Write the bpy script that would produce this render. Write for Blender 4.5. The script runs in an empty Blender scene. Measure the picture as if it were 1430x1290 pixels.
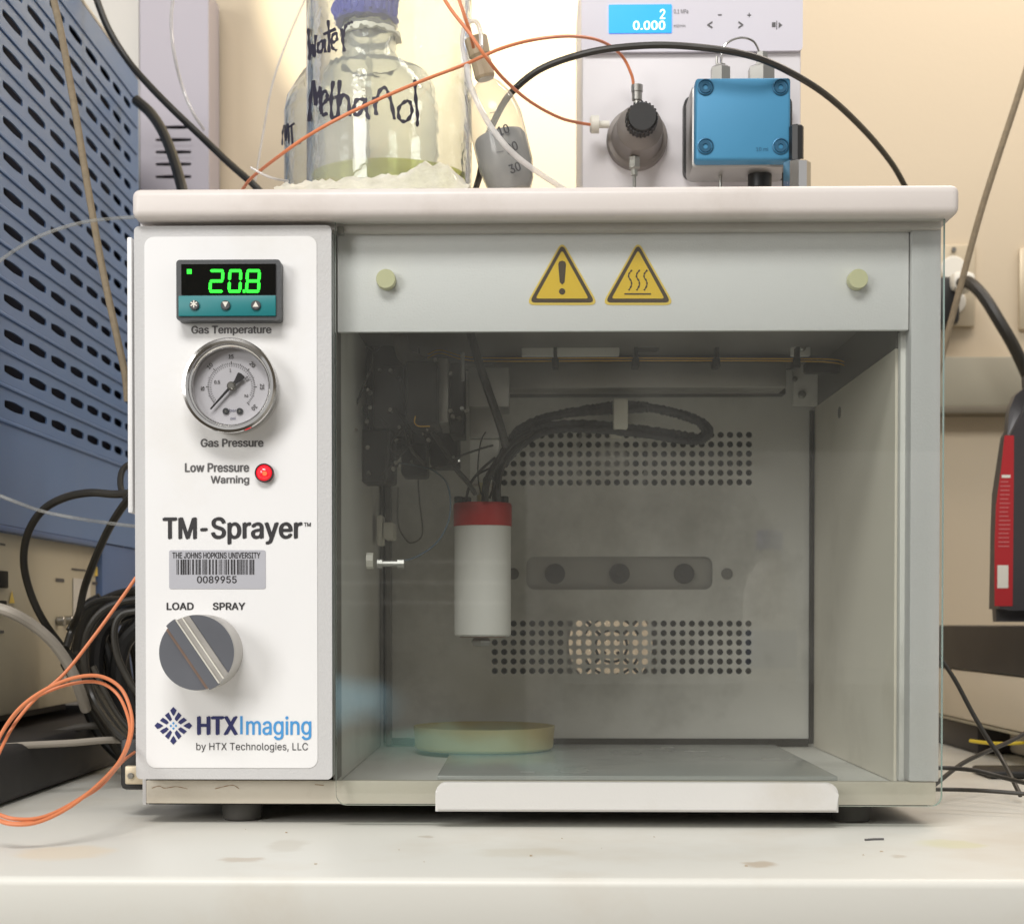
import bpy, bmesh, math, random
import numpy as np
from mathutils.geometry import delaunay_2d_cdt
from mathutils import Vector, Matrix, Euler
random.seed(7)
S = bpy.context.scene
C = S.collection
R = math.radians
PI = math.pi

# ---------------------------------------------------------------- camera
F = 2250.0                      # focal length in photograph pixels
H = 0.1161                      # camera height above the bench top
YAW, PITCH = R(1.2), R(1.0)
CX = 735 - F*math.tan(YAW)
CY = 864 + F*math.tan(PITCH)
cam_d = bpy.data.cameras.new("camera")
cam = bpy.data.objects.new("camera", cam_d); C.objects.link(cam)
cam.location = (0, -0.9, H)
cam.rotation_euler = (PI/2 - PITCH, 0, YAW)
cam_d.sensor_width = 36; cam_d.sensor_fit = 'HORIZONTAL'
cam_d.lens = F/1430*36
cam_d.shift_x = (715-CX)/1430
cam_d.shift_y = (CY-645)/1430
cam_d.clip_start = 0.02; cam_d.clip_end = 50
cam_d.dof.use_dof = True; cam_d.dof.focus_distance = 0.93; cam_d.dof.aperture_fstop = 16
S.camera = cam
CAM = Vector((0, -0.9, H))
RM = Euler((PI/2 - PITCH, 0, YAW)).to_matrix()
def ray(px, py): return RM @ Vector(((px-CX)/F, -(py-CY)/F, -1))
def U(px, py, Y):
    d = ray(px, py); return CAM + d*((Y-CAM.y)/d.y)
def UX(px, py, X):
    d = ray(px, py); return CAM + d*((X-CAM.x)/d.x)
def UZ(px, py, Z):
    d = ray(px, py); return CAM + d*((Z-CAM.z)/d.z)
def K(Y): return (0.9+Y)/F      # metres per photograph pixel at depth Y

# ---------------------------------------------------------------- world and lamps
w = bpy.data.worlds.new("World"); S.world = w; w.use_nodes = True
w.node_tree.nodes["Background"].inputs[0].default_value = (1.0, 0.99, 0.985, 1)
w.node_tree.nodes["Background"].inputs[1].default_value = 0.56
S.view_settings.view_transform = 'Standard'; S.view_settings.look = 'None'
S.view_settings.exposure = 0; S.view_settings.gamma = 1
S.cycles.max_bounces = 10; S.cycles.transparent_max_bounces = 24; S.cycles.use_denoising = True
def area(name, loc, tgt, sx, sy, power, col):
    l = bpy.data.lights.new(name, 'AREA'); l.shape = 'RECTANGLE'; l.size = sx; l.size_y = sy
    l.energy = power; l.color = col
    o = bpy.data.objects.new(name, l); C.objects.link(o); o.location = loc
    o.rotation_euler = (Vector(tgt)-Vector(loc)).to_track_quat('-Z', 'Y').to_euler()
    return o
area("ceiling_lamp", (-0.3, -1.35, 1.6), (0, 0.0, 0.1), 1.0, 0.5, 29, (1.0, 0.98, 0.955))
area("chamber_fill", (-1.8, -2.2, 0.9), (0, 0.1, 0.15), 0.9, 0.9, 30, (1.0, 0.985, 0.965))  # added fill from behind the camera, brightens the chamber
area("wall_lamp", (0.62, 0.50, 1.20), (0.56, 0.68, 0.10), 0.8, 0.12, 6.2, (1.0, 0.88, 0.78))
sp = bpy.data.lights.new("task_lamp", 'SPOT'); sp.energy = 12; sp.color = (1.0, 0.93, 0.72)
sp.spot_size = R(81.4); sp.spot_blend = 0.03; sp.shadow_soft_size = 0.012
spo = bpy.data.objects.new("task_lamp", sp); C.objects.link(spo)
q = U(733, -74, 0.78); spo.location = (q.x, 0.45, q.z); spo.rotation_euler = (PI/2, 0, 0)

# ---------------------------------------------------------------- materials
def lin(v):
    v /= 255.0
    return v/12.92 if v <= 0.04045 else ((v+0.055)/1.055)**2.4
def rgb(*c): return (lin(c[0]), lin(c[1]), lin(c[2]), 1)
MATS = {}
def mat(name, col, rough=0.5, metal=0.0, var=0.06, vscale=14, bump=0.0, bscale=900, dirt=None, dirt_amt=0.0,
        coat=0.0, emit=None, estr=0.0, spec=0.5, trans=0.0):
    if name in MATS: return MATS[name]
    m = bpy.data.materials.new(name); m.use_nodes = True; MATS[name] = m
    nt = m.node_tree; N = nt.nodes; L = nt.links; p = N["Principled BSDF"]
    col = col if len(col) == 4 else rgb(*col)
    tc = N.new("ShaderNodeTexCoord")
    n = N.new("ShaderNodeTexNoise"); n.inputs["Scale"].default_value = vscale; n.inputs["Detail"].default_value = 6
    L.new(tc.outputs["Object"], n.inputs["Vector"])
    mx = N.new("ShaderNodeMix"); mx.data_type = 'RGBA'
    a = [max(0, c*(1-var)) for c in col[:3]]+[1]; b = [min(1, c*(1+var)) for c in col[:3]]+[1]
    mx.inputs["A"].default_value = a; mx.inputs["B"].default_value = b
    L.new(n.outputs["Fac"], mx.inputs["Factor"])
    out = mx.outputs["Result"]
    if dirt:
        n2 = N.new("ShaderNodeTexNoise"); n2.inputs["Scale"].default_value = 5.5; n2.inputs["Detail"].default_value = 8
        n2.inputs["Roughness"].default_value = 0.65
        L.new(tc.outputs["Object"], n2.inputs["Vector"])
        r = N.new("ShaderNodeMapRange"); r.inputs["From Min"].default_value = 0.52; r.inputs["From Max"].default_value = 0.78
        r.inputs["To Max"].default_value = dirt_amt
        L.new(n2.outputs["Fac"], r.inputs["Value"])
        m2 = N.new("ShaderNodeMix"); m2.data_type = 'RGBA'; m2.inputs["B"].default_value = rgb(*dirt)
        L.new(r.outputs[0], m2.inputs["Factor"]); L.new(out, m2.inputs["A"]); out = m2.outputs["Result"]
    L.new(out, p.inputs["Base Color"])
    rr = N.new("ShaderNodeMapRange"); rr.inputs["To Min"].default_value = max(0.02, rough-0.07); rr.inputs["To Max"].default_value = min(1, rough+0.07)
    L.new(n.outputs["Fac"], rr.inputs["Value"]); L.new(rr.outputs[0], p.inputs["Roughness"])
    p.inputs["Metallic"].default_value = metal
    p.inputs["Coat Weight"].default_value = coat
    p.inputs["Specular IOR Level"].default_value = spec
    if trans: p.inputs["Transmission Weight"].default_value = trans
    if bump:
        nb = N.new("ShaderNodeTexNoise"); nb.inputs["Scale"].default_value = bscale; nb.inputs["Detail"].default_value = 3
        L.new(tc.outputs["Object"], nb.inputs["Vector"])
        bp = N.new("ShaderNodeBump"); bp.inputs["Strength"].default_value = bump; bp.inputs["Distance"].default_value = 0.0006
        L.new(nb.outputs["Fac"], bp.inputs["Height"]); L.new(bp.outputs[0], p.inputs["Normal"])
    if emit:
        p.inputs["Emission Color"].default_value = rgb(*emit); p.inputs["Emission Strength"].default_value = estr
    return m
def clear(name, face, edge, gloss=1.0, rough=0.01, haze=0.0, hazecol=(230, 230, 225), edgepow=0.35, wav=0.0, mask=None, ior=1.45):
    """thin clear sheet: transparency that deepens at grazing angles, fresnel gloss, a little dust"""
    m = bpy.data.materials.new(name); m.use_nodes = True; nt = m.node_tree; N = nt.nodes; L = nt.links
    N.remove(N["Principled BSDF"]); out = N["Material Output"]
    lw = N.new("ShaderNodeLayerWeight"); lw.inputs["Blend"].default_value = edgepow
    mx = N.new("ShaderNodeMix"); mx.data_type = 'RGBA'
    mx.inputs["A"].default_value = (*face, 1); mx.inputs["B"].default_value = (*edge, 1)
    L.new(lw.outputs["Facing"], mx.inputs["Factor"])
    tr = N.new("ShaderNodeBsdfTransparent"); L.new(mx.outputs["Result"], tr.inputs[0])
    gl = N.new("ShaderNodeBsdfGlossy"); gl.inputs["Roughness"].default_value = rough
    lf = N.new("ShaderNodeLayerWeight"); lf.inputs["Blend"].default_value = 0.5
    pw = N.new("ShaderNodeMath"); pw.operation = 'POWER'; pw.inputs[1].default_value = 5; L.new(lf.outputs["Facing"], pw.inputs[0])
    fr = N.new("ShaderNodeMapRange"); fr.inputs["To Min"].default_value = ((ior-1)/(ior+1))**2; L.new(pw.outputs[0], fr.inputs["Value"])
    tc = N.new("ShaderNodeTexCoord")
    if wav:
        nb = N.new("ShaderNodeTexNoise"); nb.inputs["Scale"].default_value = 60
        L.new(tc.outputs["Object"], nb.inputs["Vector"])
        bp = N.new("ShaderNodeBump"); bp.inputs["Strength"].default_value = wav; bp.inputs["Distance"].default_value = 0.002
        L.new(nb.outputs["Fac"], bp.inputs["Height"]); L.new(bp.outputs[0], gl.inputs["Normal"]); L.new(bp.outputs[0], lf.inputs["Normal"]); L.new(bp.outputs[0], lw.inputs["Normal"])
    ml = N.new("ShaderNodeMath"); ml.operation = 'MULTIPLY'; ml.inputs[1].default_value = gloss
    L.new(fr.outputs[0], ml.inputs[0])
    ms = N.new("ShaderNodeMixShader"); L.new(ml.outputs[0], ms.inputs[0]); L.new(tr.outputs[0], ms.inputs[1]); L.new(gl.outputs[0], ms.inputs[2])
    last = ms
    if haze:
        df = N.new("ShaderNodeBsdfDiffuse"); df.inputs[0].default_value = rgb(*hazecol)
        n = N.new("ShaderNodeTexNoise"); n.inputs["Scale"].default_value = 9; n.inputs["Detail"].default_value = 8; n.inputs["Roughness"].default_value = .7
        L.new(tc.outputs["Object"], n.inputs["Vector"])
        r = N.new("ShaderNodeMapRange"); r.inputs["From Min"].default_value = .35; r.inputs["From Max"].default_value = .75; r.inputs["To Min"].default_value = haze*.4; r.inputs["To Max"].default_value = haze*1.6
        L.new(n.outputs["Fac"], r.inputs["Value"])
        m3 = N.new("ShaderNodeMixShader"); L.new(r.outputs[0], m3.inputs[0]); L.new(last.outputs[0], m3.inputs[1]); L.new(df.outputs[0], m3.inputs[2]); last = m3
    if mask:   # reflected glare painted into the glass as soft patches: (centre, half-size, colour, amount)
        for (c, hs, colr, amt) in mask:
            mp = N.new("ShaderNodeMapping"); mp.vector_type = 'POINT'
            mp.inputs["Scale"].default_value = (1/hs[0], 1, 1/hs[2])
            mp.inputs["Location"].default_value = (-c[0]/hs[0], -c[1], -c[2]/hs[2])
            nn = N.new("ShaderNodeTexNoise"); nn.inputs["Scale"].default_value = 14; nn.inputs["Detail"].default_value = 4
            L.new(tc.outputs["Object"], nn.inputs["Vector"])
            sub = N.new("ShaderNodeVectorMath"); sub.operation = 'SUBTRACT'; sub.inputs[1].default_value = (.5, .5, .5); L.new(nn.outputs["Color"], sub.inputs[0])
            sc = N.new("ShaderNodeVectorMath"); sc.operation = 'SCALE'; sc.inputs["Scale"].default_value = 0.06; L.new(sub.outputs[0], sc.inputs[0])
            ad = N.new("ShaderNodeVectorMath"); ad.operation = 'ADD'; L.new(tc.outputs["Object"], ad.inputs[0]); L.new(sc.outputs[0], ad.inputs[1])
            L.new(ad.outputs[0], mp.inputs["Vector"])
            sm = N.new("ShaderNodeVectorMath"); sm.operation = 'MULTIPLY'; sm.inputs[1].default_value = (1, 0, 1); L.new(mp.outputs[0], sm.inputs[0])
            ln = N.new("ShaderNodeVectorMath"); ln.operation = 'LENGTH'; L.new(sm.outputs[0], ln.inputs[0])
            r = N.new("ShaderNodeMapRange"); r.interpolation_type = 'SMOOTHSTEP'
            r.inputs["From Min"].default_value = 0.1; r.inputs["From Max"].default_value = 1.0; r.inputs["To Min"].default_value = amt; r.inputs["To Max"].default_value = 0
            L.new(ln.outputs["Value"], r.inputs["Value"])
            df = N.new("ShaderNodeBsdfDiffuse"); df.inputs[0].default_value = rgb(*colr)
            m3 = N.new("ShaderNodeMixShader"); L.new(r.outputs[0], m3.inputs[0]); L.new(last.outputs[0], m3.inputs[1]); L.new(df.outputs[0], m3.inputs[2]); last = m3
    L.new(last.outputs[0], out.inputs["Surface"])
    return m

white = mat("white_powder_coat", (232, 231, 230), .5, bump=.25, dirt=(196, 186, 166), dirt_amt=.25, var=.02)
lidm = mat("worn_white_enamel", (214, 206, 200), .38, bump=.12, bscale=300, dirt=(150, 130, 108), dirt_amt=.45, var=.04)
framem = mat("grey_white_enamel", (196, 195, 194), .5, bump=.35, dirt=(160, 152, 136), dirt_amt=.35, var=.03)
basem = mat("stained_cream_enamel", (200, 192, 176), .45, bump=.15, dirt=(120, 95, 62), dirt_amt=.7, var=.06)
labelm = mat("satin_label_film", (232, 231, 230), .42, var=.02, dirt=(206, 198, 180), dirt_amt=.4)
inner = mat("chamber_enamel", (220, 218, 212), .55, var=.06, bump=.2, dirt=(104, 98, 84), dirt_amt=.7)
innerw = mat("chamber_side_enamel", (226, 219, 204), .5, var=.05, dirt=(160, 148, 126), dirt_amt=.5)
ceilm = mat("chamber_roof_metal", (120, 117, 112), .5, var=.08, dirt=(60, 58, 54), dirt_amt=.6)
alu = mat("brushed_aluminium", (170, 168, 164), .42, .85, var=.08, vscale=60)
chrome = mat("polished_chrome", (215, 213, 210), .12, 1.0, var=.02)
steel = mat("dull_steel", (160, 158, 152), .33, .9, var=.1, vscale=80)
blk = mat("black_plastic", (30, 29, 28), .45, var=.15, bump=.1)
cab = mat("black_cable_rubber", (40, 37, 31), .42, var=.2, vscale=60, dirt=(90, 82, 66), dirt_amt=.4)
braid = mat("grey_braided_sleeve", (78, 78, 80), .8, var=.5, vscale=260, bump=.8, bscale=500)
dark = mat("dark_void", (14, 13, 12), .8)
dark2 = mat("dark_motor_casing", (46, 43, 40), .5, var=.3, vscale=60)
bezel = mat("charcoal_bezel", (72, 74, 76), .45, bump=.2, var=.08)
screenm = mat("black_display_window", (10, 12, 12), .12, coat=.5)
teal = mat("teal_keypad", (24, 120, 124), .45, var=.04)
green = mat("green_led_segment", (30, 220, 40), .5, emit=(36, 255, 50), estr=1.1)
ink = mat("dark_grey_ink", (92, 90, 90), .5)
inkb = mat("black_ink", (44, 42, 44), .5)
inkd = mat("marker_ink", (42, 38, 52), .55)
navy = mat("navy_ink", (40, 44, 96), .5)
sky = mat("sky_blue_ink", (72, 148, 208), .5)
silver = mat("silver_sticker", (188, 188, 194), .4, .25, var=.05)
yellow = mat("warning_yellow", (236, 196, 48), .5, var=.03)
ylight = mat("warning_yellow_rim", (240, 208, 98), .5, var=.03)
brownk = mat("warning_black_print", (74, 58, 36), .5)
redl = mat("red_lamp_lens", (220, 20, 40), .2, coat=.6, emit=(255, 24, 40), estr=.55)
redh = mat("red_lamp_core", (255, 90, 60), .2, emit=(255, 100, 60), estr=1.1)
knobg = mat("knob_grey_face", (104, 106, 112), .42, .35, var=.1, vscale=40, dirt=(120, 118, 114), dirt_amt=.4)
worn = mat("worn_knob_metal", (188, 184, 178), .34, .5, var=.18, vscale=70)
rust = mat("worn_brown_edge", (142, 118, 104), .5, .2, var=.3, vscale=90)
cream = mat("cream_plastic_stop", (212, 210, 168), .5, var=.03)
redcap = mat("red_anodised_cap", (176, 34, 32), .4, .15, var=.06)
teflon = mat("white_teflon_barrel", (214, 212, 206), .55, var=.03)
wht = mat("white_nylon", (226, 222, 210), .5, var=.03)
glassplate = mat("blue_grey_plate", (172, 174, 170), .25, .2, var=.08, dirt=(70, 76, 84), dirt_amt=.6)
dishm = mat("cream_plastic_dish", (184, 168, 112), .55, var=.05)
bluem = mat("blue_enamel_panel", (100, 128, 172), .45, .1, var=.04, bump=.1)
blued = mat("blue_enamel_body", (82, 106, 148), .45, var=.04)
beige = mat("beige_instrument_enamel", (186, 178, 156), .5, var=.04, dirt=(140, 130, 108), dirt_amt=.4)
tower = mat("lavender_grey_casing", (180, 174, 182), .5, var=.03)
towerl = mat("pale_casing", (206, 202, 194), .5, var=.03)
pumpw = mat("pump_white_casing", (222, 218, 220), .45, var=.02)
pumpf = mat("pump_fascia", (212, 208, 216), .4, var=.02)
lcd = mat("blue_lcd", (40, 150, 245), .3, emit=(30, 146, 252), estr=.85)
lcdt = mat("lcd_digits", (235, 245, 255), .3, emit=(225, 248, 255), estr=1.0)
pblue = mat("blue_anodised_head", (66, 134, 172), .55, .2, var=.05, vscale=30)
pbluedk = mat("blue_screw_metal", (52, 96, 124), .4, .6, var=.15, vscale=60)
grayv = mat("grey_valve_body", (134, 127, 122), .45, .25, var=.05)
orange = mat("orange_peek_tube", (214, 128, 84), .4, var=.06, vscale=40)
ropem = mat("tan_rope_sheath", (134, 120, 98), .8, var=.3, vscale=240, bump=.6, bscale=700)
greyc = mat("grey_cable_jacket", (160, 152, 140), .5, var=.06)
fitb = mat("beige_fitting", (176, 158, 130), .5, var=.06)
wallm = mat("cream_wall_paint", (202, 187, 162), .8, var=.025, vscale=3, bump=.25, bscale=160)
benchm = mat("bench_laminate", (217, 215, 206), .38, var=.02, vscale=4, dirt=(188, 168, 138), dirt_amt=.4, bump=.08, bscale=200)
benchf = mat("bench_front_enamel", (184, 178, 182), .5, var=.02, dirt=(176, 156, 132), dirt_amt=.4, bump=.1)
stain = mat("brown_bench_stain", (208, 200, 184), .5, var=.1)
racew = mat("grey_raceway", (158, 152, 134), .6, var=.04)
racel = mat("raceway_dark_strip", (112, 104, 88), .6, var=.05)  # darker grey-brown for the raceway's lower lip
platem = mat("steel_outlet_plate", (196, 182, 156), .4, .3, var=.04)
cgrey = mat("dark_grey_bottle_plastic", (62, 60, 62), .4, var=.08)
redlab = mat("red_bottle_label", (176, 34, 40), .5, var=.06)
blackslab = mat("black_satin_slab", (36, 32, 32), .5, var=.1)
beiger = mat("warm_beige_box", (214, 204, 186), .5, var=.04)
yelw = mat("yellow_wire", (226, 200, 60), .5)
tank = mat("yellow_amber_wire", (226, 176, 62), .5)
capblue = mat("blue_bottle_cap", (58, 62, 168), .45, var=.12, vscale=50)
liq = mat("yellow_green_solvent", (226, 228, 132), .25, var=.05)
gdial = mat("gauge_dial_white", (214, 212, 216), .5, var=.02)
greyliq = mat("grey_suspension", (84, 90, 104), .35, var=.14, vscale=30)
milky = mat("milky_tube_plastic", (236, 230, 212), .35, var=.03)
film = clear("crinkled_film", (.94, .93, .88), (.6, .58, .5), gloss=1.0, rough=.1, haze=.5, hazecol=(250, 246, 230), wav=.5)
bglass = clear("bottle_glass", (.97, .975, .965), (.60, .64, .62), gloss=.9, rough=.02, haze=.05, edgepow=.25, wav=.12)
tubec = clear("clear_tubing", (.90, .90, .88), (.5, .5, .5), gloss=1.2, rough=.05, haze=.22, edgepow=.5)
tubew = clear("pale_tubing", (.86, .86, .86), (.6, .6, .6), gloss=1.2, rough=.05, haze=.5, hazecol=(240, 236, 232), edgepow=.5)
glens = clear("gauge_lens", (.95, .95, .95), (.6, .6, .6), gloss=.6, rough=.03)
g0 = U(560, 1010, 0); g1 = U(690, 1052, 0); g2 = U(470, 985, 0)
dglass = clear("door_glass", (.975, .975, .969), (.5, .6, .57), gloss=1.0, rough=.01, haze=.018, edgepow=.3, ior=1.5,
               mask=[((g1.x-.02, 0, g1.z), (.080, 1, .018), (150, 196, 184), .14), ((g2.x+.005, 0, g2.z+.004), (.040, 1, .024), (150, 186, 200), .18)])  # blue-green glare at the lower left, painted as two smears
gedge = mat("green_glass_edge", (128, 166, 158), .15, trans=.2, coat=.3)

# ---------------------------------------------------------------- builders
def link(name, me, m, parent=None, label=None, kind=None):
    o = bpy.data.objects.new(name, me); C.objects.link(o)
    ms = m if isinstance(m, (list, tuple)) else [m]
    for x in ms: me.materials.append(x)
    if parent is not None:
        o.parent = parent
        if parent.type == 'EMPTY': o.matrix_parent_inverse = Matrix.Translation(-parent.location)
    if label: o['label'] = label
    if kind: o['kind'] = kind
    return o
def obj(name, bm, m, parent=None, label=None, kind=None, smooth=30):
    me = bpy.data.meshes.new(name)
    bmesh.ops.recalc_face_normals(bm, faces=bm.faces)
    bm.to_mesh(me); bm.free()
    if smooth:
        me.polygons.foreach_set('use_smooth', [True]*len(me.polygons)); me.set_sharp_from_angle(angle=R(smooth))
    return link(name, me, m, parent, label, kind)
def thing(name, label, cat, loc, group=None):
    o = bpy.data.objects.new(name, None); C.objects.link(o); o.location = loc; o.empty_display_size = .02
    o['label'] = label; o['category'] = cat
    if group: o['group'] = group
    return o
def tag(o, label, cat, group=None):
    o['label'] = label; o['category'] = cat
    if group: o['group'] = group
    return o
def box(bm, x0, x1, y0, y1, z0, z1, bev=0, seg=2, M=None):
    t = bmesh.new(); bmesh.ops.create_cube(t, size=1)
    for v in t.verts:
        v.co = Vector(((x0+x1)/2+v.co.x*(x1-x0), (y0+y1)/2+v.co.y*(y1-y0), (z0+z1)/2+v.co.z*(z1-z0)))
    if bev: bmesh.ops.bevel(t, geom=list(t.edges), offset=bev, segments=seg, affect='EDGES', profile=.5)
    if M: bmesh.ops.transform(t, matrix=M, verts=t.verts)
    me = bpy.data.meshes.new("tmp"); t.to_mesh(me); t.free(); bm.from_mesh(me); bpy.data.meshes.remove(me)
def BOX(x0, x1, y0, y1, z0, z1, bev=0, seg=2):
    bm = bmesh.new(); box(bm, min(x0, x1), max(x0, x1), y0, y1, min(z0, z1), max(z0, z1), bev, seg); return bm
def PB(px0, py0, px1, py1, Y, Yb, bev=0, seg=2):
    """box whose front face fills a pixel rectangle at depth Y"""
    a = U(px0, py0, Y); b = U(px1, py1, Y)
    return BOX(a.x, b.x, Y, Yb, b.z, a.z, bev, seg)
def basis(axis):
    a = Vector(axis).normalized(); h = Vector((0, 0, 1)) if abs(a.z) < .9 else Vector((1, 0, 0))
    u = h.cross(a).normalized(); return a, u, a.cross(u)
def lathe(bm, prof, o, axis=(0, 0, 1), seg=40, close=False):
    """prof: [(r, h)]"""
    a, u, v = basis(axis); o = Vector(o); rings = []
    for r, h in prof:
        if r <= 1e-6: rings.append([bm.verts.new(o+a*h)])
        else: rings.append([bm.verts.new(o+a*h+(u*math.cos(t)+v*math.sin(t))*r) for t in [2*PI*k/seg for k in range(seg)]])
    prs = list(zip(rings, rings[1:]))
    if close: prs.append((rings[-1], rings[0]))
    for A, B in prs:
        for k in range(seg):
            q = [A[k % len(A)], A[(k+1) % len(A)], B[(k+1) % len(B)], B[k % len(B)]]
            s = []
            for x in q:
                if x not in s: s.append(x)
            if len(s) > 2:
                try: bm.faces.new(s)
                except ValueError: pass
def LATHE(prof, o, axis=(0, 0, 1), seg=40, close=False):
    bm = bmesh.new(); lathe(bm, prof, o, axis, seg, close); return bm
def CYL(o, axis, r, h, seg=24, ch=0.0):
    ch = min(ch, r*.4, h*.4)
    return LATHE([(0, 0), (r-ch, 0), (r, ch), (r, h-ch), (r-ch, h), (0, h)] if ch else [(0, 0), (r, 0), (r, h), (0, h)], o, axis, seg)
def cyl(bm, o, axis, r, h, seg=24): lathe(bm, [(0, 0), (r, 0), (r, h), (0, h)], o, axis, seg)
def prism(bm, pts, y0, y1, side_mat=None):
    """polygon in (x,z) extruded along Y"""
    A = [bm.verts.new((x, y0, z)) for x, z in pts]; B = [bm.verts.new((x, y1, z)) for x, z in pts]
    bm.faces.new(A); bm.faces.new(list(reversed(B)))
    n = len(pts)
    for i in range(n):
        f = bm.faces.new([A[i], A[(i+1) % n], B[(i+1) % n], B[i]])
        if side_mat is not None: f.material_index = side_mat
def rr(x0, x1, z0, z1, r, n=6):
    p = []
    for cx, cz, a in ((x1-r, z1-r, 0), (x0+r, z1-r, 90), (x0+r, z0+r, 180), (x1-r, z0+r, 270)):
        for k in range(n+1):
            t = R(a+90*k/n); p.append((cx+r*math.cos(t), cz+r*math.sin(t)))
    return p
def PR(px0, py0, px1, py1, Y, Yb, r, side_mat=None):
    a = U(px0, py0, Y); b = U(px1, py1, Y); bm = bmesh.new()
    prism(bm, rr(a.x, b.x, b.z, a.z, r), Y, Yb, side_mat); return bm
def poly(pts, Y, Yb):
    bm = bmesh.new(); prism(bm, [(U(x, y, Y).x, U(x, y, Y).z) for x, y in pts], Y, Yb); return bm
def spline(pts, sub=8):
    P = [Vector(p) for p in pts]
    if len(P) < 3: return P
    P = [P[0]*2-P[1]]+P+[P[-1]*2-P[-2]]; out = []
    for i in range(1, len(P)-2):
        a, b, c, d = P[i-1], P[i], P[i+1], P[i+2]
        for k in range(sub):
            t = k/sub
            out.append(.5*((2*b)+(c-a)*t+(2*a-5*b+4*c-d)*t*t+(3*b-a-3*c+d)*t*t*t))
    out.append(P[-2]); return out
def sweep(bm, P, r, seg=10, jitter=0):
    t0 = (P[1]-P[0]).normalized(); a, u, v = basis(t0); rings = []
    for i, p in enumerate(P):
        t = (P[min(i+1, len(P)-1)]-P[max(i-1, 0)]).normalized()
        u = (u-t*u.dot(t)).normalized(); v = t.cross(u)
        rad = (r[i*(len(r)-1)//(len(P)-1)] if isinstance(r, list) else r)*(1+random.uniform(-jitter, jitter))
        rings.append([bm.verts.new(p+(u*math.cos(2*PI*k/seg)+v*math.sin(2*PI*k/seg))*rad) for k in range(seg)])
    for A, B in zip(rings, rings[1:]):
        for k in range(seg): bm.faces.new([A[k], A[(k+1) % seg], B[(k+1) % seg], B[k]])
    bm.faces.new(rings[0]); bm.faces.new(list(reversed(rings[-1])))
def TUBE(pts, wpx, seg=10, sub=8, jitter=0):
    """pts: [(px, py, Y)]; wpx is the width in pixels"""
    bm = bmesh.new(); Ym = sum(p[2] for p in pts)/len(pts)
    sweep(bm, spline([U(*p) for p in pts], sub), wpx/2*K(Ym), seg, jitter); return bm
try:      # the typeface that ships inside Blender; the built-in one otherwise
    FONT = bpy.data.fonts.load(bpy.utils.system_resource('DATAFILES', path='fonts')+"/Inter.woff2")
except Exception:
    FONT = None
def outline(s):
    cu = bpy.data.curves.new("t", 'FONT'); cu.body = s; cu.size = 1
    if FONT: cu.font = FONT
    ob = bpy.data.objects.new("t", cu); C.objects.link(ob)
    cc = ob.evaluated_get(bpy.context.evaluated_depsgraph_get()).to_curve(bpy.context.evaluated_depsgraph_get()); loops = []
    for sp_ in cc.splines:
        B = sp_.bezier_points; n = len(B); L = []
        for k in range(n):
            a, b = B[k], B[(k+1) % n]; p0, p1, p2, p3 = (v.to_2d() for v in (a.co, a.handle_right, b.handle_left, b.co))
            straight = abs((p3-p0).cross(p1-p0))+abs((p3-p0).cross(p2-p0)) < 1e-6
            for t in ((0,) if straight else (0, .25, .5, .75)):
                L.append(p0*(1-t)**3+p1*3*t*(1-t)**2+p2*3*t*t*(1-t)+p3*t**3)
        L = [p for k, p in enumerate(L) if (p-L[k-1]).length > 1e-5]
        if len(L) > 2: loops.append(L)
    bpy.data.objects.remove(ob); bpy.data.curves.remove(cu); return loops
def fill(loops):
    """flat mesh of the union of contours (non-zero winding)"""
    vs = []; es = []
    for L in loops:
        n0 = len(vs); vs += L; es += [(n0+k, n0+(k+1) % len(L)) for k in range(len(L))]
    V, E, Fc, _, _, _ = delaunay_2d_cdt(vs, es, [], 0, 1e-6)
    P = np.array([[v.x, v.y] for v in V]); T = np.array([f for f in Fc if len(f) == 3]); cen = P[T].mean(axis=1)
    A = np.array([[vs[a].x, vs[a].y] for a, b in es]); B = np.array([[vs[b].x, vs[b].y] for a, b in es]); wn = np.zeros(len(T), int)
    for (ax, ay), (bx, by_) in zip(A, B):
        if ay == by_: continue
        m = (cen[:, 1] >= min(ay, by_)) & (cen[:, 1] < max(ay, by_))
        xi = ax+(cen[m, 1]-ay)/(by_-ay)*(bx-ax); wn[m] += np.where(xi > cen[m, 0], 1 if by_ > ay else -1, 0)
    T = T[wn != 0]; me = bpy.data.meshes.new("t"); me.from_pydata([(x, y, 0) for x, y in P], [], T.tolist()); return me
def TEXT(s, rect, Y, m, parent, bold=0.0, name="lettering", label=None, rot=0):
    L = outline(s); a = U(rect[0], rect[1], Y); b = U(rect[2], rect[3], Y); c = (a+b)/2
    def ext(L):
        xs = [p.x for l in L for p in l]; ys = [p.y for l in L for p in l]; return min(xs), max(xs), min(ys), max(ys)
    x0, x1, y0, y1 = ext(L); kx, ky = (b.x-a.x)/(x1-x0), (a.z-b.z)/(y1-y0)
    if bold:      # heavier weight: union of slightly shifted outlines
        e = bold*ky/kx if kx < ky else bold
        L = [[p+Vector(o) for p in l] for o in ((0, 0), (e, 0), (-e, 0), (e*.5, bold*.6), (-e*.5, -bold*.6)) for l in L]
    me = fill(L); x0, x1, y0, y1 = ext(L); kx, ky = (b.x-a.x)/(x1-x0), (a.z-b.z)/(y1-y0)
    for v in me.vertices:
        X = a.x+(v.co.x-x0)*kx-c.x; Z = b.z+(v.co.y-y0)*ky-c.z
        v.co = (c.x+X*math.cos(rot)-Z*math.sin(rot), Y, c.z+X*math.sin(rot)+Z*math.cos(rot))
    return link(name, me, m, parent, label or None)
def bbox_disc(cx, cy, r, Y, Yb, seg=40):
    return CYL(U(cx, cy, Y), (0, 1, 0), r*K(Y), Yb-Y, seg)
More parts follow.
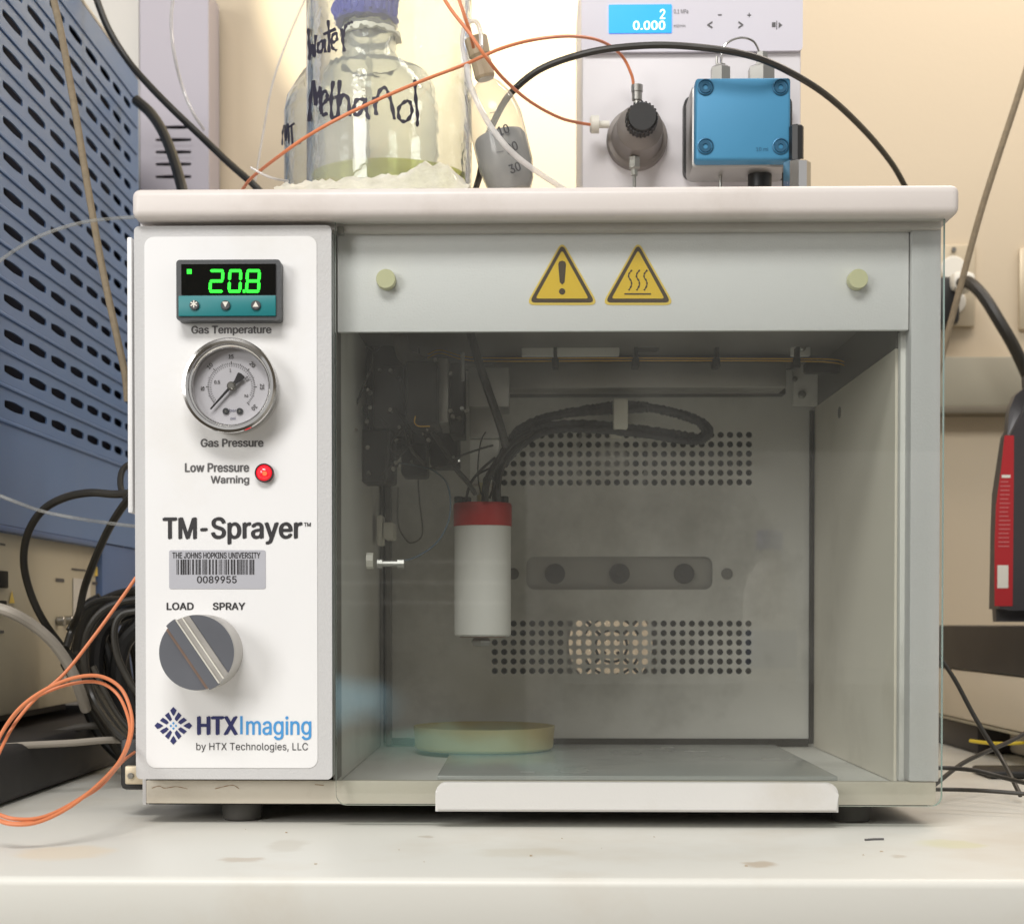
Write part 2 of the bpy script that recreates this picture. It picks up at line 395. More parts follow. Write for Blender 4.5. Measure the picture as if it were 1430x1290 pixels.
def tile(bm, f, u0, u1, v0, v1, cu, cv, ha, hb, t, n=16):
    """rectangle with a rounded hole; f(u, v, depth) -> point. half sizes ha >= hb"""
    O = []; I = []; J = []
    for k in range(n):
        a = 2*PI*(k+.5*0)/n; c, s = math.cos(a), math.sin(a); m = max(abs(c), abs(s)); x, y = c/m, s/m
        O.append(bm.verts.new(f(u1 if x > .999 else u0 if x < -.999 else (u0+u1)/2+x*(u1-u0)/2,
                                v1 if y > .999 else v0 if y < -.999 else (v0+v1)/2+y*(v1-v0)/2, 0)))
        q = (cu+(ha-hb)*x+hb*c, cv+hb*s)
        I.append(bm.verts.new(f(*q, 0))); J.append(bm.verts.new(f(*q, t)))
    for k in range(n):
        j = (k+1) % n
        bm.faces.new([O[k], O[j], I[j], I[k]]); bm.faces.new([I[k], I[j], J[j], J[k]])
def quad(bm, f, u0, u1, v0, v1):
    bm.faces.new([bm.verts.new(f(*q, 0)) for q in ((u0, v0), (u1, v0), (u1, v1), (u0, v1))])
def ribbon(bm, P, wid, at):
    """P: pixel polyline; at(px,py) -> 3D point on the surface"""
    Q = spline([(x, y, 0) for x, y in P], 6) if len(P) > 2 else [Vector((*p, 0)) for p in P]
    prev = None
    for i, p in enumerate(Q):
        t = (Q[min(i+1, len(Q)-1)]-Q[max(i-1, 0)]); t = t.normalized() if t.length else Vector((1, 0, 0))
        nrm = Vector((-t.y, t.x, 0)); e = wid/2*(.85+.3*math.sin(i*1.3))
        a = at(p.x+nrm.x*e, p.y+nrm.y*e); b = at(p.x-nrm.x*e, p.y-nrm.y*e)
        cur = (bm.verts.new(a), bm.verts.new(b))
        if prev: bm.faces.new([prev[0], prev[1], cur[1], cur[0]])
        prev = cur

# ================================================================ SETTING
WY = 0.78
obj("back_wall", BOX(-2.2, 2.2, WY, WY+.1, -.9, 2.4), wallm, kind='structure', smooth=0)
obj("floor", BOX(-2.6, 2.6, -3.4, WY+.1, -.95, -.9), mat("grey_floor", (120, 116, 108), .5), kind='structure', smooth=0)
obj("opposite_wall", BOX(-2.6, 2.6, -3.4, -3.3, -.9, 2.4), mat("far_wall_paint", (120, 112, 98), .8), kind='structure', smooth=0)

by = UZ(700, 1226, 0).y
bench = thing("lab_bench", "pale laminate lab bench the sprayer stands on, with rounded front edge", "bench", (0, .2, -.9))
bm = BOX(-1.6, 1.6, by, WY-.002, -.032, 0, .004, 3); obj("bench_top", bm, benchm, bench)
bm = BOX(-1.6, 1.6, by+.0015, by+.025, -.20, -.0335, .001, 1)
obj("front_apron", bm, benchf, bench)
bm = BOX(-1.6, 1.6, by+.03, WY-.01, -.9, -.201); obj("base_cabinet", bm, benchf, bench)
def stains(m, lst):      # faint spills in the bench's own colour
    nt = m.node_tree; N = nt.nodes; L = nt.links; p = N["Principled BSDF"]; src = p.inputs["Base Color"].links[0].from_socket
    tc = N.new("ShaderNodeTexCoord"); nn = N.new("ShaderNodeTexNoise"); nn.inputs["Scale"].default_value = 60; L.new(tc.outputs["Object"], nn.inputs["Vector"])
    sub = N.new("ShaderNodeVectorMath"); sub.operation = 'SUBTRACT'; sub.inputs[1].default_value = (.5, .5, .5); L.new(nn.outputs["Color"], sub.inputs[0])
    sc = N.new("ShaderNodeVectorMath"); sc.operation = 'SCALE'; sc.inputs["Scale"].default_value = .02; L.new(sub.outputs[0], sc.inputs[0])
    ad = N.new("ShaderNodeVectorMath"); ad.operation = 'ADD'; L.new(tc.outputs["Object"], ad.inputs[0]); L.new(sc.outputs[0], ad.inputs[1])
    for c, hx, hy, col, amt in lst:
        mp = N.new("ShaderNodeMapping"); mp.inputs["Scale"].default_value = (1/hx, 1/hy, 0); mp.inputs["Location"].default_value = (-c.x/hx, -c.y/hy, 0); L.new(ad.outputs[0], mp.inputs["Vector"])
        ln = N.new("ShaderNodeVectorMath"); ln.operation = 'LENGTH'; L.new(mp.outputs[0], ln.inputs[0])
        r = N.new("ShaderNodeMapRange"); r.interpolation_type = 'SMOOTHSTEP'; r.inputs["From Min"].default_value = .5; r.inputs["To Min"].default_value = amt; r.inputs["To Max"].default_value = 0
        L.new(ln.outputs["Value"], r.inputs["Value"])
        mx = N.new("ShaderNodeMix"); mx.data_type = 'RGBA'; mx.inputs["B"].default_value = rgb(*col); L.new(r.outputs[0], mx.inputs["Factor"]); L.new(src, mx.inputs["A"]); src = mx.outputs["Result"]
    L.new(src, p.inputs["Base Color"])
stains(benchm, [(UZ(x, y, 0), hx, hy, col, a_) for x, y, hx, hy, col, a_ in ((1060, 1206, .010, .012, (178, 156, 128), .6), (338, 1200, .012, .010, (176, 156, 130), .5), (1330, 1178, .022, .02, (206, 204, 140), .35),
        (400, 1180, .012, .03, (180, 170, 150), .3), (730, 1190, .03, .02, (190, 178, 150), .25), (90, 1190, .03, .03, (226, 196, 148), .3), (600, 1168, .006, .008, (160, 140, 116), .4), (1250, 1196, .006, .006, (170, 150, 124), .4))])
a = UZ(1208, 1172, .0006); b = UZ(1234, 1171, .0006); bm = bmesh.new(); sweep(bm, [a, (a+b)/2+Vector((0, .001, 0)), b], .0006, 6)
obj("pencil_mark", bm, ink, bench)

rn = random.Random(4); bm = bmesh.new()
for k in range(12):
    p = UZ(rn.uniform(10, 1420), rn.choice((rn.uniform(1150, 1218), rn.uniform(1175, 1218))), .0003); s_ = rn.uniform(.0002, .0007)
    box(bm, p.x-s_, p.x+s_*rn.uniform(.5, 2), p.y-s_, p.y+s_, .0001, .0001+s_*.6)
obj("crumbs", bm, mat("brown_crumb", (176, 156, 128), .8, var=.4), bench, kind='stuff', smooth=0)
# wall raceway and outlets
a = U(1250, 503, WY); b = U(1900, 570, WY)
rt = thing("wall_raceway", "grey horizontal cable raceway on the wall behind the sprayer's right side", "raceway", (.6, WY, (a.z+b.z)/2))
obj("cover", BOX(-1.5, 1.6, WY-.022, WY-.001, b.z, a.z, .002), racew, rt)
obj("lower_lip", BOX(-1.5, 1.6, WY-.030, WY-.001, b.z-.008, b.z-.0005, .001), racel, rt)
def outlet(px0, px1, py0, py1, lab):
    a = U(px0, py0, WY-.006); b = U(px1, py1, WY-.006); cx = (a.x+b.x)/2
    t = thing("wall_outlet", lab, "outlet", (cx, WY, b.z), "outlets on the back wall")
    obj("cover_plate", BOX(a.x, b.x, WY-.006, WY-.0005, b.z, a.z, .002), platem, t)
    for k in (0, 1):
        zc = a.z+(b.z-a.z)*(.3+.4*k)
        obj("socket", CYL((cx, WY-.008, zc), (0, 1, 0), .013, .004, 24, .001), wht, t)
    obj("plate_screw", CYL((cx, WY-.0085, a.z-.006), (0, 1, 0), .0025, .004, 12), steel, t)
    obj("plate_screw", CYL((cx, WY-.0085, b.z+.006), (0, 1, 0), .0025, .004, 12), steel, t)
outlet(1300, 1362, 341, 456, "steel plated wall outlet with a black plug in it, just right of the sprayer")
outlet(1424, 1500, 346, 460, "wall outlet cut off by the right edge of the photo")
t = thing("power_plug", "black power plug with a white collar in the outlet right of the sprayer", "plug", U(1335, 420, WY-.05))
obj("plug_body", PB(1305, 385, 1342, 452, WY-.05, WY-.009, .006), blk, t)
obj("collar", PB(1331, 378, 1364, 404, WY-.062, WY-.03, .006), wht, t)
obj("power_cord", TUBE([(1340, 396, WY-.055), (1352, 394, WY-.075), (1372, 412, WY-.09), (1395, 448, WY-.1), (1420, 492, WY-.1), (1450, 560, WY-.08)], 17), cab, t)

# ================================================================ SPRAYER
LZ = U(700, 260, -.014).z           # top of the lid
BK = .335                            # rear of the casing
XL, XR = U(188, 700, 0).x, U(1311, 700, .004).x
ZB = U(700, 1126, .006).z
M = thing("spray_coating_machine", "white bench-top sprayer with glass door, control panel with gauge and red-capped nozzle inside", "lab machine", ((XL+XR)/2, .15, 0))
a = U(183, 260, -.014); b = U(1341, 298, -.014)
obj("lid", BOX(a.x, b.x, -.014, BK+.01, b.z-.0005, LZ, .0044, 4), lidm, M)
a = U(200, 296, .002); b = U(1316, 320, .002)
obj("top_rail", BOX(a.x, b.x, .002, .022, b.z, a.z+.006, .0015), lidm, M)
# outer casing
zt = a.z+.004
zi = U(700, 1090, .006).z           # chamber floor level
obj("left_side_panel", BOX(XL+.001, XL+.003, .012, BK, ZB, zt), framem, M)
obj("right_side_panel", BOX(XR-.002, XR, .012, BK, ZB, zt), framem, M)
obj("side_strip", PB(177, 331, 185.5, 716, -.002, .06, .0008), white, M)
obj("base_strip", PB(204, 1089, 1307, 1124, .006, .012, .0006), basem, M)
for P_ in ([(212, 1100), (222, 1097), (230, 1100), (246, 1098), (262, 1101)], [(300, 1101), (316, 1097), (326, 1096), (334, 1101)], [(440, 1095), (452, 1096)]):
    bm = bmesh.new(); ribbon(bm, P_, 1.0, lambda x, y: U(x, y, .0057)); obj("enamel_crack", bm, mat("brown_rust_line", (150, 120, 88), .7), M, smooth=0)
bs = bmesh.new(); box(bs, XL+.004, XR-.003, .014, BK-.004, ZB, ZB+.004); obj("bottom_plate", bs, blk, M, smooth=0)  # added unseen black underside, so little light bounces beneath the machine
fb = thing_feet = None
for px, Y in ((338, .03), (1188, .03), (360, .28), (1140, .28)):
    p = U(px, 1110, Y)
    obj("rubber_foot", LATHE([(0, 0), (.0100, 0), (.0110, .001), (.0118, ZB-.0003), (0, ZB-.0003)], (p.x, Y, 0), (0, 0, 1), 28), mat("grey_rubber", (78, 76, 72), .7), M)
# rear outer skin with a round fan opening
fc = U(857, 903, .29)
def fy(Y): return lambda u, v, d: Vector((u, Y+d, v))
bm = bmesh.new(); r = .032
tile(bm, fy(BK), fc.x-.05, fc.x+.05, fc.z-.045, fc.z+.045, fc.x, fc.z+.001, r, r, .001, 64)
for q in ((XL+.003, fc.x-.05, ZB, zt), (fc.x+.05, XR-.003, ZB, zt), (fc.x-.05, fc.x+.05, ZB, fc.z-.045), (fc.x-.05, fc.x+.05, fc.z+.045, zt)): quad(bm, fy(BK), *q)
obj("rear_panel", bm, framem, M, smooth=0)
bm = bmesh.new()
for k in range(4):
    an = R(45+90*k); p = Vector((fc.x, BK-.012, fc.z)); d = Vector((math.cos(an), 0, math.sin(an)))
    sweep(bm, [p+d*.006, p+d*.034], .0014, 6)
for rad in (.012, .022):
    pts = [Vector((fc.x+rad*math.cos(t), BK-.012, fc.z+rad*math.sin(t))) for t in [2*PI*k/40 for k in range(41)]]
    sweep(bm, pts, .0012, 6)
obj("fan_guard", bm, blk, M)
# upper circulation fan, glimpsed through the upper holes
f2 = U(855, 640, .30)
obj("fan_housing", LATHE([(.026, 0), (.030, 0), (.030, .02), (.026, .02)], (f2.x, .298, f2.z), (0, 1, 0), 40, True), alu, M)
obj("fan_hub", CYL((f2.x, .300, f2.z), (0, 1, 0), .013, .015, 30, .002), teflon, M)
# chamber
CF = .012; CBK = .285
xl0 = U(471, 800, CF).x; xr0 = U(1257, 800, CF).x
zc = U(1256, 486, CF).z
bm = bmesh.new(); box(bm, xl0-.002, xl0, CF, CBK-.0005, zi-.002, zc+.03); obj("chamber_left_wall", bm, inner, M, smooth=0)
bm = bmesh.new(); box(bm, xr0, xr0+.002, CF+.014, CBK-.0005, zi-.002, zc+.002); obj("chamber_right_wall", bm, innerw, M, smooth=0)
p = U(1172, 576, .2); p = UX(1172, 576, xr0-.0004)
obj("wall_hole_plug", CYL((xr0+.0006, p.y, p.z), (-1, 0, 0), .0038, .0012, 20), ceilm, M)
obj("chamber_floor", BOX(xl0-.002, xr0+.002, .0125, CBK-.0005, zi-.0045, zi-.0025), inner, M, smooth=0)
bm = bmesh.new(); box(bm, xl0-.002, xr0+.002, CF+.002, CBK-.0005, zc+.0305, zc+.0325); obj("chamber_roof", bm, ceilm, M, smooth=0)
# sloped skirt of the roof on the right (dark triangle above the side wall)
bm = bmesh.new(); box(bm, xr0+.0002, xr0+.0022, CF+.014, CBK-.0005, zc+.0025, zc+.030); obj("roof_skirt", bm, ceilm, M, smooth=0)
# perforated rear wall of the chamber
def X(px, py=800): return U(px, py, CBK).x
def Z(py, px=860): return U(px, py, CBK).z
ncol, nrow = 28, 6
hx0, hx1 = X(691.0), X(1045.5); sx = (hx1-hx0)/(ncol-1)
bm = bmesh.new(); fb_ = fy(CBK)
zones = []
for (ya, yb) in ((607.5, 673.5), (870.5, 936.5)):
    za, zb2 = Z(ya, 860), Z(yb, 860); sz = (za-zb2)/(nrow-1)
    for i in range(ncol):
        for j in range(nrow):
            cx = hx0+i*sx; cz = zb2+j*sz
            tile(bm, fb_, cx-sx/2, cx+sx/2, cz-sz/2, cz+sz/2, cx, cz, .00232, .00232, .0012)
    zones.append((zb2-sz/2, za+sz/2))
xa, xb = hx0-sx/2, hx1+sx/2; up, lo = zones
XW0, XW1 = xl0-.002, xr0+.002; ZT = zc+.03
slx0, slx1, slz0, slz1 = X(735), X(995), Z(823), Z(777)
for q in ((XW0, xa, zi-.005, ZT), (xb, XW1, zi-.005, ZT), (xa, xb, zi-.005, lo[0]), (xa, xb, up[1], ZT), (xa, xb, lo[1], slz0-.004), (xa, xb, slz1+.004, up[0]),
          (xa, slx0-.004, slz0-.004, slz1+.004), (slx1+.004, xb, slz0-.004, slz1+.004)): quad(bm, fb_, *q)
# slot with rounded corners
def slot_ring(x0, x1, z0, z1, r): return rr(x0, x1, z0, z1, r, 5)
ring = slot_ring(slx0, slx1, slz0, slz1, .006); outer = slot_ring(slx0-.004, slx1+.004, slz0-.004, slz1+.004, .00001)
A = [bm.verts.new((x, CBK, z)) for x, z in ring]; B = [bm.verts.new((x, CBK, z)) for x, z in outer]; D = [bm.verts.new((x, CBK+.0012, z)) for x, z in ring]
for i in range(len(A)):
    j = (i+1) % len(A)
    bm.faces.new([A[i], A[j], B[j], B[i]]); bm.faces.new([A[i], A[j], D[j], D[i]])
obj("perforated_panel", bm, inner, M, smooth=0)
for nm, q in (("rear_edge_strip", (XW0+.004, xl0+.0035, zi, zc+.01)), ("rear_edge_strip", (xr0-.0035, xr0-.0003, zi, zc)), ("rear_edge_strip", (xl0+.004, xr0-.004, zi-.002, zi+.0035))):
    obj(nm, BOX(q[0], q[1], CBK-.003, CBK-.0004, q[2], q[3]), mat("dark_edge_strip", (58, 54, 48), .7, var=.3), M, smooth=0)  # dark strips along the back panel's sides and bottom
obj("slot_backing", BOX(slx0-.003, slx1+.003, CBK+.006, CBK+.008, slz0-.003, slz1+.003), mat("slot_plate_metal", (156, 153, 146), .5, .2), M, smooth=0)
for px in (775, 865, 955):
    p = U(px, 801, CBK+.006)
    obj("mount_bolt", LATHE([(0, -.004), (.0026, -.004), (.0026, -.0022), (.0075, -.0022), (.0075, 0)], p, (0, 1, 0), 24), dark2, M)
for px in (717, 1015):
    p = U(px, 801, CBK); obj("panel_rivet", CYL(p-Vector((0, .0008, 0)), (0, 1, 0), .0042, .001, 20), ceilm, M)
# dark sheet painting the shade inside the rear plenum (with the fan aperture left free)
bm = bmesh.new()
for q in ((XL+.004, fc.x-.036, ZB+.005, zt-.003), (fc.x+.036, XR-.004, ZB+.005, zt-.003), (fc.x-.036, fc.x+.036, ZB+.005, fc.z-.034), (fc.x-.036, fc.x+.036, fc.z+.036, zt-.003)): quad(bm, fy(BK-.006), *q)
obj("plenum_shade", bm, dark, M, smooth=0)
# front: header, posts
obj("header_panel", PB(471, 322, 1269, 461, .008, .0115, .0006), white, M)
obj("right_post", PB(1273, 315, 1311, 1091, .005, .024, .0009), framem, M)
obj("door_jamb", PB(1258, 462, 1272.5, 1090, .018, .025, .0005), inner, M)
obj("left_jamb", PB(464, 318, 471, 1089, .008, .03, .0004), ceilm, M)
# control panel
cpY = -.006
obj("control_panel_frame", PR(187, 316, 464, 1088, cpY, .03, .0028), framem, M)
a = U(187, 316, cpY); b = U(464, 1088, cpY)
bm = PR(201.5, 331, 443.5, 1072, cpY-.0004, cpY+.001, .0052); obj("faceplate", bm, labelm, M, smooth=0)
TY = cpY-.0007
# temperature display
D = PR(246, 363, 392, 447, cpY-.010, cpY-.0005, .002); disp = obj("temperature_display", D, bezel, M)
DY = cpY-.0108
obj("display_window", PB(253, 369, 385, 411, DY, DY+.002), screenm, disp, smooth=0)
obj("keypad_strip", PB(249, 413, 385, 441, DY-.0004, DY+.002, .0004), teal, disp)
def seg7(ch, x0, x1, y0, y1, Y, shear=1.5, t=4.2):
    segs = {'0': 'abcdef', '2': 'abged', '8': 'abcdefg'}[ch]; ym = (y0+y1)/2; g = .7
    def sh(p): return (p[0]+(y1-p[1])/(y1-y0)*shear, p[1])
    h = lambda y: [(x0+g, y), (x0+t/2+g, y-t/2), (x1-t/2-g, y-t/2), (x1-g, y), (x1-t/2-g, y+t/2), (x0+t/2+g, y+t/2)]
    v = lambda x, a, b: [(x, a+g), (x+t/2, a+t/2+g), (x+t/2, b-t/2-g), (x, b-g), (x-t/2, b-t/2-g), (x-t/2, a+t/2+g)]
    S_ = {'a': h(y0+t/2), 'g': h(ym), 'd': h(y1-t/2), 'f': v(x0+t/2, y0+t/2, ym), 'b': v(x1-t/2, y0+t/2, ym), 'e': v(x0+t/2, ym, y1-t/2), 'c': v(x1-t/2, ym, y1-t/2)}
    bm = bmesh.new()
    for s in segs: prism(bm, [(U(*sh(p), Y).x, U(*sh(p), Y).z) for p in S_[s]], Y, Y+.0003)
    return bm
for ch, x0, x1 in (('2', 291, 312), ('0', 317.5, 337), ('8', 342, 363)):
    obj("green_digit", seg7(ch, x0, x1, 376, 409, DY-.0005), green, disp, label="lit digit "+ch, smooth=0)
obj("decimal_point", PB(339, 404.5, 342.6, 409, DY-.0005, DY-.0002), green, disp, smooth=0)
obj("indicator_light", PB(261, 376, 267.5, 382.5, DY-.0005, DY-.0002), green, disp, smooth=0)
for px, ch in ((271, '*'), (314.5, 'v'), (357, '^')):
    bt = obj("button", CYL(U(px, 426, DY-.0018), (0, 1, 0), 6.6*K(0), .0015, 24, .0004), bezel, disp)
    Yb = DY-.0020
    if ch == '*':
        bm = bmesh.new()
        for k in range(3):
            an = PI/2+k*PI/3; c, s = math.cos(an)*5, math.sin(an)*5; n, q = -math.sin(an)*.9, math.cos(an)*.9
            P = [(px-.5+i, 424.5+j) for i, j in ((c+n, s+q), (-c+n, -s+q), (-c-n, -s-q), (c-n, s-q))]
            prism(bm, [(U(x, y, Yb-k*.00002).x, U(x, y, Yb-k*.00002).z) for x, y in P], Yb-k*.00002, Yb+.0002)
        obj("button_symbol", bm, wht, disp, smooth=0)
    else:
        P = [(px-4, 421.5), (px+4, 421.5), (px, 429)] if ch == 'v' else [(px-4, 428.5), (px+4, 428.5), (px, 421)]
        obj("button_symbol", poly(P, Yb, Yb+.0002), wht, disp, smooth=0)
TEXT("Gas Temperature", (267, 455, 379, 468.5), TY, ink, M, .026)
# pressure gauge
gc = U(320, 538, cpY); gr = 66.5*K(-.02)
gY = -.022
gC = U(320, 538, gY)
k1 = K(gY)
g = obj("pressure_gauge", LATHE([(.060*0+gr*.97, cpY-gY), (gr*.97, .002), (gr*.985, .0012), (gr, .0005), (gr*.985, -.0003), (gr*.93, -.0006), (gr*.875, .0002), (gr*.86, .0016), (gr*.82, .0022), (gr*.80, .0036), (gr*.80, .010)], gC, (0, 1, 0), 72), chrome, M, smooth=40)
dY = gY+.0085
dc = U(323, 540, dY)
obj("gauge_dial", CYL(dc, (0, 1, 0), gr*.81, .002, 64), gdial, g, smooth=0)
def dp(ang, r):  # r in pixels on the dial
    an = R(ang); return (323+r*math.cos(an), 540-r*math.sin(an))
def dtick(bm, ang, r0, r1, wd, Y):
    c, s = math.cos(R(ang)), math.sin(R(ang)); P = []
    for rr_, w_ in ((r0, -wd), (r1, -wd), (r1, wd), (r0, wd)):
        P.append((323+rr_*c-w_*s, 540-rr_*s-w_*c))
    prism(bm, [(U(x, y, Y).x, U(x, y, Y).z) for x, y in P], Y, Y+.0002)
bm = bmesh.new()
for k in range(61):
    an = 225-k*4.5; L_ = 4.5 if k % 10 == 0 else (3.4 if k % 5 == 0 else 2.4); dtick(bm, an, 31, 31+L_, .35 if k % 10 else .55, dY-.0003)
for k in range(41):
    an = 225-k*6.2; dtick(bm, an, 28.0, 30, .3, dY-.0003)
obj("scale_ticks", bm, ink, g, smooth=0)
for s, x, y, w_, h_, ro in (("5", 283, 542.5, 6, 5, 80), ("10", 293, 511, 8, 5.6, 45), ("15", 322.5, 498, 7, 6, 0), ("20", 352.5, 509, 8, 6, -45), ("25", 366, 540, 8, 6, -90), ("30", 355, 569, 8, 6, 225),
                     ("0.5", 303, 533.5, 8, 5, 0), ("1", 321.5, 517, 2, 5, 0), ("1.5", 345, 529, 7, 5, -60), ("2", 344, 552.5, 4, 5, -90)):
    TEXT(s, (x-w_/2, y-h_/2, x+w_/2, y+h_/2), dY-.0004, ink, g, .02, name="dial_numeral", rot=R(ro))
TEXT("bar", (320.5, 571, 330, 575), dY-.0004, navy, g, name="dial_numeral")
TEXT("psi", (322, 582, 329, 587), dY-.0004, navy, g, name="dial_numeral")
for px in (315, 334.5):
    s_ = obj("dial_screw", CYL(U(px, 574, dY-.0012), (0, 1, 0), 4.6*k1, .0012, 20, .0003), bezel, g)
    obj("screw_centre", CYL(U(px, 574, dY-.0014), (0, 1, 0), 1.4*k1, .0006, 10), steel, g)
nY = dY-.0028
obj("needle", poly([(293, 570.5), (294.5, 572), (318, 547), (328, 537), (340.5, 528.5), (341.5, 526), (337, 521.5), (333, 520), (331.5, 521.5), (327, 531.5), (316, 544)], nY, nY+.0005), inkb, g, smooth=0)
obj("needle_hub", LATHE([(0, -.0012), (4*k1, -.0012), (6.4*k1, -.0002), (6.4*k1, .0014), (0, .0014)], U(323, 539, nY), (0, 1, 0), 28), steel, g)
obj("gauge_lens", CYL(U(321, 539, gY+.0030), (0, 1, 0), gr*.80, .0006, 60), glens, g, smooth=0)
TEXT("Gas Pressure", (280, 612.5, 368, 624), TY, ink, M, .026)
TEXT("Low Pressure", (258, 646.5, 348, 659), TY, ink, M, .026)
TEXT("Warning", (294, 664, 348, 677.5), TY, ink, M, .026)
lr = obj("warning_lamp", LATHE([(13*K(0), .0035), (13*K(0), .0004), (12*K(0), 0), (11.2*K(0), .0002), (11.2*K(0), .0012)], U(368.5, 660, cpY-.004), (0, 1, 0), 40), inkb, M)
obj("lamp_lens", LATHE([(0, -.0016), (4*K(0), -.0014), (8*K(0), -.0005), (11.2*K(0), .0008), (11.2*K(0), .002)], U(368.5, 660, cpY-.004), (0, 1, 0), 40), redl, lr)
obj("lamp_core", CYL(U(369.5, 661, cpY-.0058), (0, 1, 0), 3.2*K(0), .0005, 20), redh, lr)
for w_, r_ in (("TM", (227, 722.3, 275, 752.6)), ("-", (279.5, 737, 290, 741.6)), ("Sprayer", (294.5, 721.7, 422.5, 760))):
    TEXT(w_, r_, TY, inkb, M, .024)
TEXT("TM", (424.5, 729.5, 434, 735), TY, inkb, M, .02)
st = obj("asset_sticker", PR(236, 768, 371, 822, cpY-.0007, cpY-.0003, .0012), silver, M, smooth=0)
TEXT("THE JOHNS HOPKINS UNIVERSITY", (240.5, 771, 363.5, 779.5), cpY-.0009, inkb, st, .014)
TEXT("0089955", (275, 804, 330.5, 814), cpY-.0009, inkb, st, .015)
bm = bmesh.new(); x = 246.5; rnd = random.Random(3)
while x < 356:
    w_ = rnd.choice((.8, .8, 1.3, 1.9, 2.4)); a = U(x, 781, cpY-.0009); b = U(min(x+w_, 357), 802, cpY-.0009)
    prism(bm, [(a.x, a.z), (b.x, a.z), (b.x, b.z), (a.x, b.z)], cpY-.0009, cpY-.0008); x += w_+rnd.choice((.8, 1.0, 1.4, 2.4))
obj("barcode", bm, inkb, st, smooth=0)
TEXT("LOAD", (232.5, 841, 270.5, 851.5), TY, inkb, M, .026)
TEXT("SPRAY", (297, 841, 342.5, 851.5), TY, inkb, M, .026)
# selector knob
kY = -.032; kc = U(274.5, 911, kY); kr = 53.5*K(kY)
kn = obj("selector_knob", LATHE([(kr*1.0, cpY-kY), (kr*1.0, .003), (kr*.995, .0015), (kr*.97, .0002), (0, .0002)], kc, (0, 1, 0), 72), worn, M, smooth=40)
an = math.atan2(-250, 170)   # bar direction in the face
dx, dz = math.cos(an), math.sin(an); nx, nz = -dz, dx     # normal towards upper right
def kprism(u0, u1, depth, ext=.985, y1=None):
    """strip across the disc between offsets u0,u1 (fractions of radius)"""
    rr_ = kr*ext; P = []
    n = 40
    for k in range(n+1):
        u = math.sin(math.asin(u0)+(math.asin(u1)-math.asin(u0))*k/n); h = math.sqrt(max(0, 1-u*u)); P.append((u, h))
    pts = [(u*kr*nx*ext+dx*h*rr_, u*kr*nz*ext+dz*h*rr_) for u, h in P]+[(u*kr*nx*ext-dx*h*rr_, u*kr*nz*ext-dz*h*rr_) for u, h in reversed(P)]
    bm = bmesh.new(); prism(bm, [(kc.x+x, kc.z+z) for x, z in pts], kY-depth, (kY+.0004) if y1 is None else y1); return bm
obj("knob_face", kprism(-1, -.33, .0003), knobg, kn, smooth=0)
obj("knob_face", kprism(.40, .999, .0003), knobg, kn, smooth=0)
obj("worn_edge", kprism(-.33, -.23, .0010), rust, kn, smooth=0)
obj("pointer_bar", kprism(-.225, .04, .0040, 1.03), knobg, kn, smooth=0)
obj("pointer_flank", kprism(.045, .075, .0034, 1.0), wht, kn, smooth=0)
obj("pointer_flank", kprism(.08, .20, .0020), worn, kn, smooth=0)
obj("pointer_flank", kprism(.205, .235, .0022), wht, kn, smooth=0)
obj("pointer_flank", kprism(.24, .395, .0009), worn, kn, smooth=0)
# maker's logo
lg = bmesh.new(); s_ = 26.2/375.0
def lp(x, y): return (242+(x-533)/14.3, 1013+(y-473)/14.3)
shapes = [[(533, 98), (598, 165), (560, 240), (536, 275), (508, 240), (470, 165)],
          [(635, 203), (695, 265), (660, 315), (600, 385), (560, 340), (572, 300)],
          [(742, 308), (803, 362), (750, 400), (680, 445), (625, 410), (660, 365)],
          [(850, 408), (910, 470), (850, 537), (790, 510), (732, 473), (790, 435)],
          [(436, 205), (468, 262), (505, 345), (470, 385), (410, 320), (365, 265)],
          [(322, 310), (400, 360), (440, 408), (400, 447), (320, 405), (265, 368)]]
def mir(P, fx, fy_): return [((1066-x) if fx else x, (946-y) if fy_ else y) for x, y in P]
full = [shapes[0], mir(shapes[0], 0, 1), shapes[3], mir(shapes[3], 1, 0), shapes[1], shapes[2], mir(shapes[1], 0, 1), mir(shapes[2], 0, 1), shapes[4], shapes[5], mir(shapes[4], 0, 1), mir(shapes[5], 0, 1)]
logo = obj("logo_emblem", (lambda b: ([prism(b, [(U(*lp(*q), TY).x, U(*lp(*q), TY).z) for q in P], TY, TY+.0002) for P in full], b)[1])(bmesh.new()), navy, M, smooth=0)
bm = bmesh.new()
for dx_, dy_ in ((0, -52), (0, 52), (-52, 0), (52, 0)):
    P = [(533+dx_, 473+dy_-27), (533+dx_+25, 473+dy_), (533+dx_, 473+dy_+27), (533+dx_-25, 473+dy_)]
    prism(bm, [(U(*lp(*q), TY).x, U(*lp(*q), TY).z) for q in P], TY, TY+.0002)
obj("logo_star", bm, sky, logo, smooth=0)
TEXT("HTX", (275, 999.5, 332.5, 1026), TY, navy, M, .03)
TEXT("maging", (343.5, 999.5, 434.8, 1033), TY, sky, M, .012)
obj("lettering", PB(335.3, 999.5, 338.8, 1024.8, TY, TY+.0002), sky, M, smooth=0, label="capital I before maging")
TEXT("by HTX Technologies, LLC", (274, 1036.5, 430, 1050), TY, inkb, M, .0)
